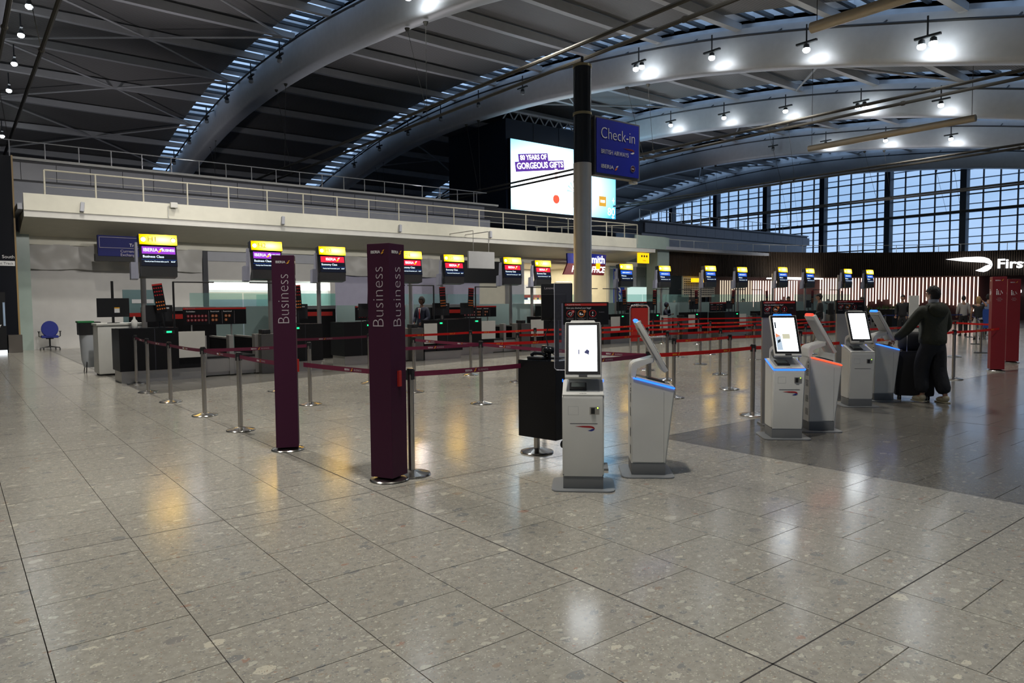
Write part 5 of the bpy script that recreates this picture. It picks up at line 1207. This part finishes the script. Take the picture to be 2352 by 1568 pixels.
b = MB(); b.box(.12, .7, -.01, 0, .85, 1.42, M_BLACK); b.box(.12, .7, -.014, -.01, 1.32, 1.42, M_REDL); b.build('notice', None, t); b = MB(); b.box(.2, .7, -.008, 0, 1.66, 1.76, bev=.003); b.build('label_pill', M_TXT, t)
b = MB(); b.box(.02, .06, -.1, .1, 0, .4); b.box(.72, .76, -.1, .1, 0, .4); b.build('legs', M_STEEL, t)
# red baggage gauge with tubular frame
t = thing('baggage_gauge', 'red baggage size gauge in a chrome tube frame behind the tilted screen', 'baggage gauge', (15.75, 13.85, 0), R(-4))
b = MB(); b.box(-.32, .32, -.02, .03, .45, 1.42); b.build('panel', M_REDL, t); b = MB(); b.tube([(-.38, 0, 0), (-.38, 0, 1.42), (-.3, 0, 1.5), (.3, 0, 1.5), (.38, 0, 1.42), (.38, 0, 0)], .025, 8)
b.tube([(-.38, 0, .6), (-.38, -.75, .6), (-.38, -.75, 0)], .022, 8); b.tube([(.38, 0, .6), (.38, -.75, .6), (.38, -.75, 0)], .022, 8); b.tube([(-.38, -.75, .6), (.38, -.75, .6)], .022, 8); b.build('tube_frame', M_CHROME, t, smooth=50)
b = MB(); b.prism([(-.06, .85), (.06, .85), (.06, 1.0), (.02, 1.06), (-.02, 1.06), (-.06, 1.0)], -.025, -.022, 'y'); b.build('pictogram', M_TXT, t)
# tall white sign strip and blue screen far right
b = MB(); b.box(0, .34, 0, .05, 0, 1.75); o = b.build('white_totem', M_KIOSK, loc=(27.7, 11.3, 0), rot=(0, 0, R(-40))); tag(o, 'narrow white totem left of the man in the green jacket', 'sign')
t = thing('blue_screen_panel', 'blue cloth barrier panel in front of the distant queue', 'panel', (32.2, 10.3, 0), R(-60)); b = MB(); b.box(-.35, .35, 0, .02, .45, 1.2); b.build('cloth', mat('blue_cloth', (.02, .07, .32), .6), t); b = MB(); b.tube([(0, .03, 0), (0, .03, 1.2)], .03, 6); b.cyl((0, .03, 0), .2, .01, 14); b.build('stand', M_POST, t)
# planting below the tubes
t = thing('planter', 'low dark planter box with green leaves below the glowing tubes', 'planter', (52.0, 24.5, 0), R(-40)); b = MB(); b.box(-2.5, 2.5, -.3, .3, 0, .55); b.build('box', M_BLACK, t)
b = MB()
for i in range(220):
    x, y, z = random.uniform(-2.5, 2.5), random.uniform(-.3, .3), .55; a = random.uniform(0, 6); l_ = random.uniform(.3, .75); dx, dy = .25*math.cos(a), .25*math.sin(a)
    b.face([(x, y, z), (x+dx*.5-.04*math.sin(a), y+dy*.5+.04*math.cos(a), z+l_*.6), (x+dx, y+dy, z+l_), (x+dx*.5+.04*math.sin(a), y+dy*.5-.04*math.cos(a), z+l_*.6)])
b.build('foliage', mat('leaf', (.06, .12, .02), .5), t, kind='stuff')

# ------------------------------------------------------------------ blue office chair
t = thing('office_chair', 'blue swivel office chair alone by the white hoarding', 'chair', (2.82, 30.9, 0), R(178))
b = MB(); n_ = 22; pts = [(.27*math.cos(2*PI*i/n_), .62+.30*math.sin(2*PI*i/n_)+.05) for i in range(n_)]
b.prism([(x, z+.10) for x, z in pts], -.04, .06, 'y', bev=.02); b.build('backrest', mat('blue_fabric', (.015, .025, .20), .8), t, smooth=50)
b = MB(); b.box(-.27, .27, -.45, .05, .44, .53, bev=.035); b.build('seat', MATS['blue_fabric'], t, smooth=50)
b = MB(); b.cyl((0, -.2, .1), .03, .34, 12); b.box(-.12, .12, -.32, -.08, .40, .44); b.build('column', M_BLKPL, t)
for k in range(5):
    a = 2*PI*k/5+.3; b = MB(); b.tube([(0, -.2, .12), (.32*math.cos(a), -.2+.32*math.sin(a), .08)], [.028, .018], 6); lg = b.build('leg', M_BLKPL, t); b = MB(); b.cyl((.32*math.cos(a)-.02, -.2+.32*math.sin(a), .035), .035, .04, 10, axis='x'); b.build('castor', M_BLKPL, lg)
for sx in (-1, 1): b = MB(); b.tube([(sx*.25, -.15, .47), (sx*.33, -.15, .5), (sx*.33, -.15, .66)], .02, 6); b.box(sx*.33-.035, sx*.33+.035, -.3, -.05, .66, .69, bev=.008); b.build('armrest', M_BLKPL, t)

# ------------------------------------------------------------------ people
def skin_mesh(verts, edges, name, m, sub=1, root=0):
    """verts: list of (pos, radius)"""
    me = bpy.data.meshes.new('tmp'); me.from_pydata([v[0] for v in verts], edges, []); o = bpy.data.objects.new('tmp', me); COL.objects.link(o)
    md = o.modifiers.new('s', 'SKIN'); me.skin_vertices.new() if not me.skin_vertices else None
    sv = me.skin_vertices[0].data
    for i, v in enumerate(verts):
        r_ = v[1] if isinstance(v[1], tuple) else (v[1], v[1]); sv[i].radius = r_; sv[i].use_root = (i == root)
    md.use_smooth_shade = True; md.branch_smoothing = .5
    sb = o.modifiers.new('u', 'SUBSURF'); sb.levels = sub; sb.render_levels = sub
    dg = bpy.context.evaluated_depsgraph_get(); dg.update(); r = bpy.data.meshes.new_from_object(o.evaluated_get(dg)); r.name = name
    bpy.data.objects.remove(o); bpy.data.meshes.remove(me); r.materials.clear(); r.materials.append(m)
    for p in r.polygons: p.material_index = 0; p.use_smooth = True
    return r
def chain(V, E, pts, start=None):
    prev = start
    for p, r_ in pts:
        V.append((p, r_)); i = len(V)-1
        if prev is not None: E.append((prev, i))
        prev = i
    return prev
def person(label, loc, face_deg, J=None, skin=None, hair=None, top=None, trousers=None, shoes=None, height=1.78, sit=False, hair_long=False, group=None, hood=False, sleeves=True, head_yaw=0, wide=1.0, hat=None, tie=False, bulk=1.0):
    """figure facing local -Y; J overrides joints (metres, for a 1.78 m body)"""
    skin = skin or M_SKIN; hair = hair or M_HAIR
    t = thing('person', label, 'person', loc, R(face_deg+90), group)
    k = height/1.78
    j = dict(pel=(0, 0, .95), sp=(0, .0, 1.12), ch=(0, .01, 1.33), nk=(0, .0, 1.50), hd=(0, -.02, 1.66), sL=(.17, .01, 1.43), sR=(-.17, .01, 1.43), eL=(.23, .04, 1.16), eR=(-.23, .04, 1.16), wL=(.24, -.06, .93), wR=(-.24, -.06, .93),
             hL=(.09, 0, .90), hR=(-.09, 0, .90), kL=(.10, -.02, .50), kR=(-.10, -.02, .50), aL=(.10, .02, .09), aR=(-.10, .02, .09), tL=(.12, -.17, .04), tR=(-.12, -.17, .04))
    if J: j.update(J)
    P = {a: Vector(v)*k for a, v in j.items()}
    mid = lambda a, b_, u=.5: P[a].lerp(P[b_], u)
    # continuous body
    V, E = [], []
    V.append((P['pel'], (.13*k, .10*k)))
    sp = chain(V, E, [(P['sp'], (.125*k, .09*k)), (P['ch'], (.15*k, .10*k))], 0); nk = chain(V, E, [(P['nk'], .055*k), (mid('nk', 'hd', .5), .05*k)], sp)
    for s_ in 'LR':
        chain(V, E, [(P['s'+s_], .062*k), (mid('s'+s_, 'e'+s_), .05*k), (P['e'+s_], .042*k), (mid('e'+s_, 'w'+s_, .4), .038*k), (P['w'+s_], .027*k)], sp)
        chain(V, E, [(P['h'+s_], .088*k), (mid('h'+s_, 'k'+s_), .074*k), (P['k'+s_], .056*k), (mid('k'+s_, 'a'+s_, .4), .052*k), (P['a'+s_], .036*k), (P['t'+s_], .03*k)], 0)
    body = skin_mesh(V, E, 'body', skin)
    bm = bmesh.new(); bm.from_mesh(body)
    # hands: palm, four unequal curled fingers and a thumb from the side
    for s_ in 'LR':
        w, e = P['w'+s_], P['e'+s_]; d = (w-e).normalized(); sd = d.cross(Vector((0, 1, 0.2))).normalized(); nn = sd.cross(d).normalized(); sg = 1 if s_ == 'L' else -1
        V, E = [], []; V.append((w, .022*k)); pm = chain(V, E, [(w+d*.05*k, (.034*k, .018*k))], 0)
        hm_ = skin_mesh(V, E, 'h', skin, 1); bm.from_mesh(hm_)
        for f_, (off, ln) in enumerate(((-.026, .062), (-.009, .072), (.009, .068), (.026, .052))):
            V, E = [], []; b0 = w+d*.055*k+sd*off*k; chain(V, E, [(b0, .0095*k), (b0+d*ln*.45*k, .009*k), (b0+d*ln*.75*k+nn*.014*k*sg, .008*k), (b0+d*ln*.9*k+nn*.032*k*sg, .007*k)])
            bm.from_mesh(skin_mesh(V, E, 'f', skin, 1))
        V, E = [], []; b0 = w+d*.02*k-sd*.02*k; chain(V, E, [(b0, .011*k), (b0+d*.03*k-sd*.025*k, .0105*k), (b0+d*.06*k-sd*.032*k+nn*.01*k*sg, .009*k)]); bm.from_mesh(skin_mesh(V, E, 'f', skin, 1))
    # head with nose, brow, ears
    hc = P['hd']; hy = Matrix.Rotation(R(head_yaw), 4, 'Z'); r = bmesh.ops.create_uvsphere(bm, u_segments=24, v_segments=16, radius=1)
    for v in r['verts']:
        x, y, z = v.co; fx = .074*(1-.22*max(0, -z)**1.5); fy = .095; fz = .118
        X_, Y_, Z_ = x*fx, y*fy*(1-.12*max(0, -z)), z*fz
        if y < -.3:
            n_ = math.exp(-((x*.074)/.014)**2)*math.exp(-((Z_+.012)/.026)**2); Y_ -= .024*n_
            for ex in (-.03, .03): Y_ += .012*math.exp(-((X_-ex)/.014)**2-((Z_-.012)/.012)**2)
            Y_ -= .006*math.exp(-((X_)/.028)**2-((Z_+.055)/.01)**2); Y_ -= .008*math.exp(-(X_/.03)**2-((Z_+.095)/.02)**2)
        v.co = hy @ Vector((X_, Y_, Z_))*k + hc
    for sx in (-1, 1):
        rr = bmesh.ops.create_uvsphere(bm, u_segments=8, v_segments=6, radius=1)
        for v in rr['verts']: v.co = hy @ Vector((v.co.x*.012+sx*.076, v.co.y*.02+.008, v.co.z*.032-.008))*k + hc
    for f in bm.faces: f.smooth = True; f.material_index = 0
    bm.to_mesh(body); bm.free(); link('body', body, t)
    b = MB()
    for ex in (-.03, .03): b.sphere(hy @ Vector((ex, -.082, .012))*k+hc, .010*k, seg=8, m=M_TXTB)
    b.box(-.022*k, .022*k, -.003, .003, -.003, .003, mat('lips', (.18, .06, .05), .5), mtx=Matrix.Translation(hc) @ hy @ Matrix.Translation((0, -.088*k, -.055*k))); b.build('face', None, t)
    # hair shell over top and back
    bm = bmesh.new(); r = bmesh.ops.create_uvsphere(bm, u_segments=24, v_segments=16, radius=1)
    rn = random.Random(5)
    for v in r['verts']:
        x, y, z = v.co; v.co = hy @ (Vector((x*.086, y*.108+.010, z*.124+.012))*(1+rn.uniform(-.025, .03)))*k + hc
        v.co += Vector((0, 0, -.10*k*max(0, -z)*1.6)) if hair_long and y > -.2 and z < 0 else Vector((0, 0, 0))
    inv = hy.inverted(); kill = [f for f in bm.faces if (lambda c: (c.y < -.02 and c.z < .045*k) or (c.z < -.085*k and not hair_long) or (c.y < .02 and c.z < -.01))(inv @ (f.calc_center_median()-hc))]
    bmesh.ops.delete(bm, geom=kill, context='FACES')
    me = bpy.data.meshes.new('hair'); [setattr(f, 'smooth', True) for f in bm.faces]; bm.to_mesh(me); bm.free(); me.materials.append(hat or hair); o = link('hair' if not hat else 'cap', me, t)
    md = o.modifiers.new('t', 'SOLIDIFY'); md.thickness = .012
    # clothes
    if trousers:
        V, E = [], []; V.append((P['pel']+Vector((0, 0, .10))*k, (.155*k*min(wide, 1.15), .12*k*min(wide, 1.15)))); c0 = chain(V, E, [(P['pel']-Vector((0, 0, .03))*k, (.165*k*wide, .125*k*wide))], 0)
        for s_ in 'LR': chain(V, E, [(mid('h'+s_, 'k'+s_, .25), .105*k*wide), (P['k'+s_], .085*k*wide), (mid('k'+s_, 'a'+s_, .5), .082*k*wide), (mid('k'+s_, 'a'+s_, .94), .078*k*wide)], c0)
        link('trousers', skin_mesh(V, E, 'trousers', trousers), t)
    if top:
        q_ = k*bulk; V, E = [], []; V.append((P['ch'], (.185*q_, .135*q_)))
        a0 = chain(V, E, [(P['sp'], (.175*q_, .135*q_)), (P['pel']+Vector((0, 0, .03))*k, (.175*q_, .14*q_)), (P['pel']-Vector((0, 0, .10))*k, (.168*q_, .14*q_))], 0); chain(V, E, [(mid('ch', 'nk', .8), .075*k)], 0)
        for s_ in 'LR':
            q = [(P['s'+s_], .088*q_), (mid('s'+s_, 'e'+s_), .074*q_)]
            if sleeves: q += [(P['e'+s_], .066*q_), (mid('e'+s_, 'w'+s_, .5), .060*q_), (mid('e'+s_, 'w'+s_, .92), .046*q_)]
            chain(V, E, q, 0)
        link('jacket' if sleeves else 'top', skin_mesh(V, E, 'top', top), t)
    if hood:
        b = MB(); b.sphere(P['nk']+Vector((0, .10, -.08))*k, .15*k, (1.1, .6, .8), 16); b.sphere(P['nk']+Vector((0, .03, -.03))*k, .12*k, (1.25, 1.0, .6), 16); b.build('hood', top, t, smooth=60)
        b = MB(); b.lathe([(.068*k, 0), (.072*k, .03), (.066*k, .06)], 16, c=P['nk']+Vector((0, 0, .025))*k); b.build('collar', M_GREYW, t, smooth=60)
    if tie:
        b = MB(); c = P['ch']; b.prism([(-.05, .12), (.05, .12), (0, -.15)], -.139, -.145, 'y', M_TXT); b.prism([(-.015, .1), (.015, .1), (.02, -.2), (-.02, -.2)], -.147, -.152, 'y', M_BAR); o = b.build('shirt_and_tie', None, t, loc=c)
    for s_ in 'LR':
        a, tt = P['a'+s_], P['t'+s_]; d = (tt-a); d.z = 0; d.normalize(); an = math.atan2(d.y, d.x)
        b = MB(); b.sphere((.075*k, 0, .045*k), .052*k, (2.35, 1, .82), 14); b.sphere((0, 0, .07*k), .05*k, (1.1, 1, 1), 12)
        b.box(-.05*k, .19*k, -.045*k, .045*k, 0, .02*k, bev=.008)
        if shoes is not None or True: b.build('shoe', shoes or M_BLKPL, t, smooth=60, loc=(a.x, a.y, a.z-.09*k), rot=(0, 0, an))
    return t
M_OLIVE = mat('olive_jacket', (.024, .027, .015), .75, bump=(25, .3)); M_DKTR = mat('dark_trousers', (.007, .008, .011), .8, bump=(14, .5)); M_SHOE = mat('cream_shoe', (.36, .32, .22), .6)
M_NAVY = mat('navy_suit', (.010, .014, .035), .7); M_BLKCL = mat('black_cloth', (.010, .010, .012), .75); M_BLUSH = mat('pale_blue_shirt', (.16, .22, .36), .7); M_WHCL = mat('white_cloth', (.42, .40, .38), .7); M_CHINO = mat('beige_trousers', (.30, .27, .22), .7)
# traveller at the far kiosk, back towards us, looking left
man_rz = R(62+90); mloc = Vector((11.88, 4.50, 0)); hand = Vector((11.68, 4.98, .95))
hl = Matrix.Rotation(-man_rz, 3, 'Z') @ (hand-mloc)
person('person in olive hooded jacket and wide dark trousers reaching for the far kiosk', mloc, 62, dict(
    wL=tuple(hl), eL=tuple(Vector((.20, .02, 1.42)).lerp(hl, .55)+Vector((.03, .06, -.03))), sL=(.19, .0, 1.43), eR=(-.25, .0, 1.16), wR=(-.16, -.17, 1.0),
    kL=(.11, -.10, .50), aL=(.13, -.03, .10), kR=(-.12, -.02, .50), aR=(-.15, .12, .09), tL=(.14, -.22, .04), tR=(-.16, -.07, .04)),
    skin=M_SKIN, top=M_OLIVE, trousers=M_DKTR, shoes=M_SHOE, height=1.80, hood=True, head_yaw=18, wide=1.4, bulk=1.32)
t = thing('suitcase', 'big black upright suitcase beside the person in the olive jacket', 'suitcase', (12.12, 4.86, 0), R(-60))
b = MB(); b.box(-.28, .28, -.15, .15, .06, .78, bev=.045); b.build('shell', M_BLKCL, t, smooth=50); b = MB(); b.tube([(-.12, -.125, .72), (-.12, -.125, 1.09), (.12, -.125, 1.09), (.12, -.125, .72)], .012, 8); b.build('pull_handle', M_STEEL, t)
for sx in (-.2, .2):
    for sy in (-.1, .1): b = MB(); b.cyl((sx-.015, sy, .035), .035, .03, 12, axis='x'); b.tube([(sx, sy, .04), (sx, sy, .09)], .02, 6); b.build('wheel', M_BLKPL, t)
b = MB(); b.tube([(-.27, -.1, .2), (-.27, -.155, .3), (-.27, -.155, .6)], .008, 5); b.build('side_handle', M_BLKPL, t)
t = thing('holdall', 'soft black bag resting on top of the big suitcase', 'bag', (12.12, 4.86, .785), R(-60)); b = MB(); b.box(-.23, .23, -.10, .13, 0, .30, bev=.07); b.build('body', M_BLKCL, t, smooth=60); b = MB(); b.tube([(-.1, .02, .28), (-.06, .02, .36), (.06, .02, .36), (.1, .02, .28)], .01, 6); b.build('strap', M_BLKPL, t)
# staff and passengers
person('bearded person in navy suit with red tie standing behind the second desk pair', (11.2, 18.5, 0), 205, dict(wL=(.14, -.22, 1.0), wR=(-.12, -.24, 1.0), eL=(.24, -.02, 1.14), eR=(-.24, -.02, 1.14)), skin=M_SKIND, top=M_NAVY, trousers=M_NAVY, height=1.80, tie=True, head_yaw=-15)
sit = dict(pel=(0, 0, .55), sp=(0, 0, .72), ch=(0, -.02, .93), nk=(0, -.03, 1.10), hd=(0, -.05, 1.27), sL=(.17, 0, 1.03), sR=(-.17, 0, 1.03), eL=(.24, -.14, .82), wL=(.10, -.16, 1.10), eR=(-.25, -.10, .80), wR=(-.05, -.28, .84),
           hL=(.09, 0, .52), hR=(-.09, 0, .52), kL=(.12, -.42, .52), kR=(-.12, -.42, .52), aL=(.12, -.40, .10), aR=(-.12, -.40, .10), tL=(.12, -.58, .05), tR=(-.12, -.58, .05))
person('person with dark cap seated behind a desk, cheek resting on hand', (25.05, 20.5, .22), 300, sit, skin=M_SKIND, top=M_NAVY, trousers=M_BLKCL, height=1.72, hat=M_NAVY, head_yaw=20)
t = thing('desk_stool', 'black stool under the seated clerk behind the desk', 'stool', (25.05, 20.52, 0)); b = MB(); b.box(-.24, .24, -.22, .22, .52, .62, bev=.03); b.build('seat', M_BLKCL, t); b = MB(); b.cyl((0, 0, .03), .03, .5, 10); b.cyl((0, 0, 0), .25, .04, 16); b.build('column', M_BLKPL, t)
person('person in black jacket with backpack walking left before the right-hand desks', (24.6, 13.1, 0), 128, dict(kL=(.09, -.16, .5), aL=(.09, -.22, .10), tL=(.1, -.4, .05), aR=(-.1, .24, .14), tR=(-.1, .08, .04), wL=(.24, -.2, 1.05)), top=M_BLKCL, trousers=M_CHINO, height=1.84)
t = thing('backpack', 'black backpack worn by the walking person in the black jacket', 'backpack', (24.78, 12.9, 1.02), R(128+90)); b = MB(); b.box(-.16, .16, .02, .2, .05, .5, bev=.06); b.build('body', M_BLKCL, t, smooth=60); b = MB(); b.tube([(-.1, .0, .45), (-.1, -.1, .5)], .015, 5); b.tube([(.1, .0, .45), (.1, -.1, .5)], .015, 5); b.build('straps', M_BLKPL, t)
person('person in white top in the distant queue under the maroon wall', (34.6, 11.9, 0), 30, top=M_WHCL, trousers=M_BLKCL, height=1.75)
person('long-haired blond person in black top and white trousers, arm raised', (31.6, 10.35, 0), 20, dict(eR=(-.3, .0, 1.38), wR=(-.12, -.05, 1.62)), hair=M_BLOND, hair_long=True, top=M_BLKCL, trousers=M_WHCL, height=1.70, sleeves=False)
person('person in pale blue shirt standing beside the blond person', (33.3, 10.55, 0), 20, top=M_BLUSH, trousers=M_BLKCL, height=1.80)
person('person in dark clothes standing before the glowing tubes', (30.6, 12.75, 0), 200, top=M_BLKCL, trousers=M_BLKCL, height=1.80, hat=M_BLKCL)
person('person in dark coat facing left in front of the glowing tubes', (28.9, 13.6, 0), 150, top=M_BLKCL, trousers=M_BLKCL, height=1.72)
person('person with dark hair beyond the far desk under the twin displays', (32.2, 18.75, 0), 230, top=M_BLKCL, trousers=M_BLKCL, height=1.80)
for x, y, lab in ((31.5, 25.2, 'person seen as a dark head over the glass, left one of two'), (32.6, 25.0, 'person seen as a dark head over the glass, right one of two'), (37.2, 24.6, 'person alone behind the glass near the steel display pole')):
    person(lab, (x, y, 0), 260, top=M_NAVY, trousers=M_BLKCL, height=1.74)
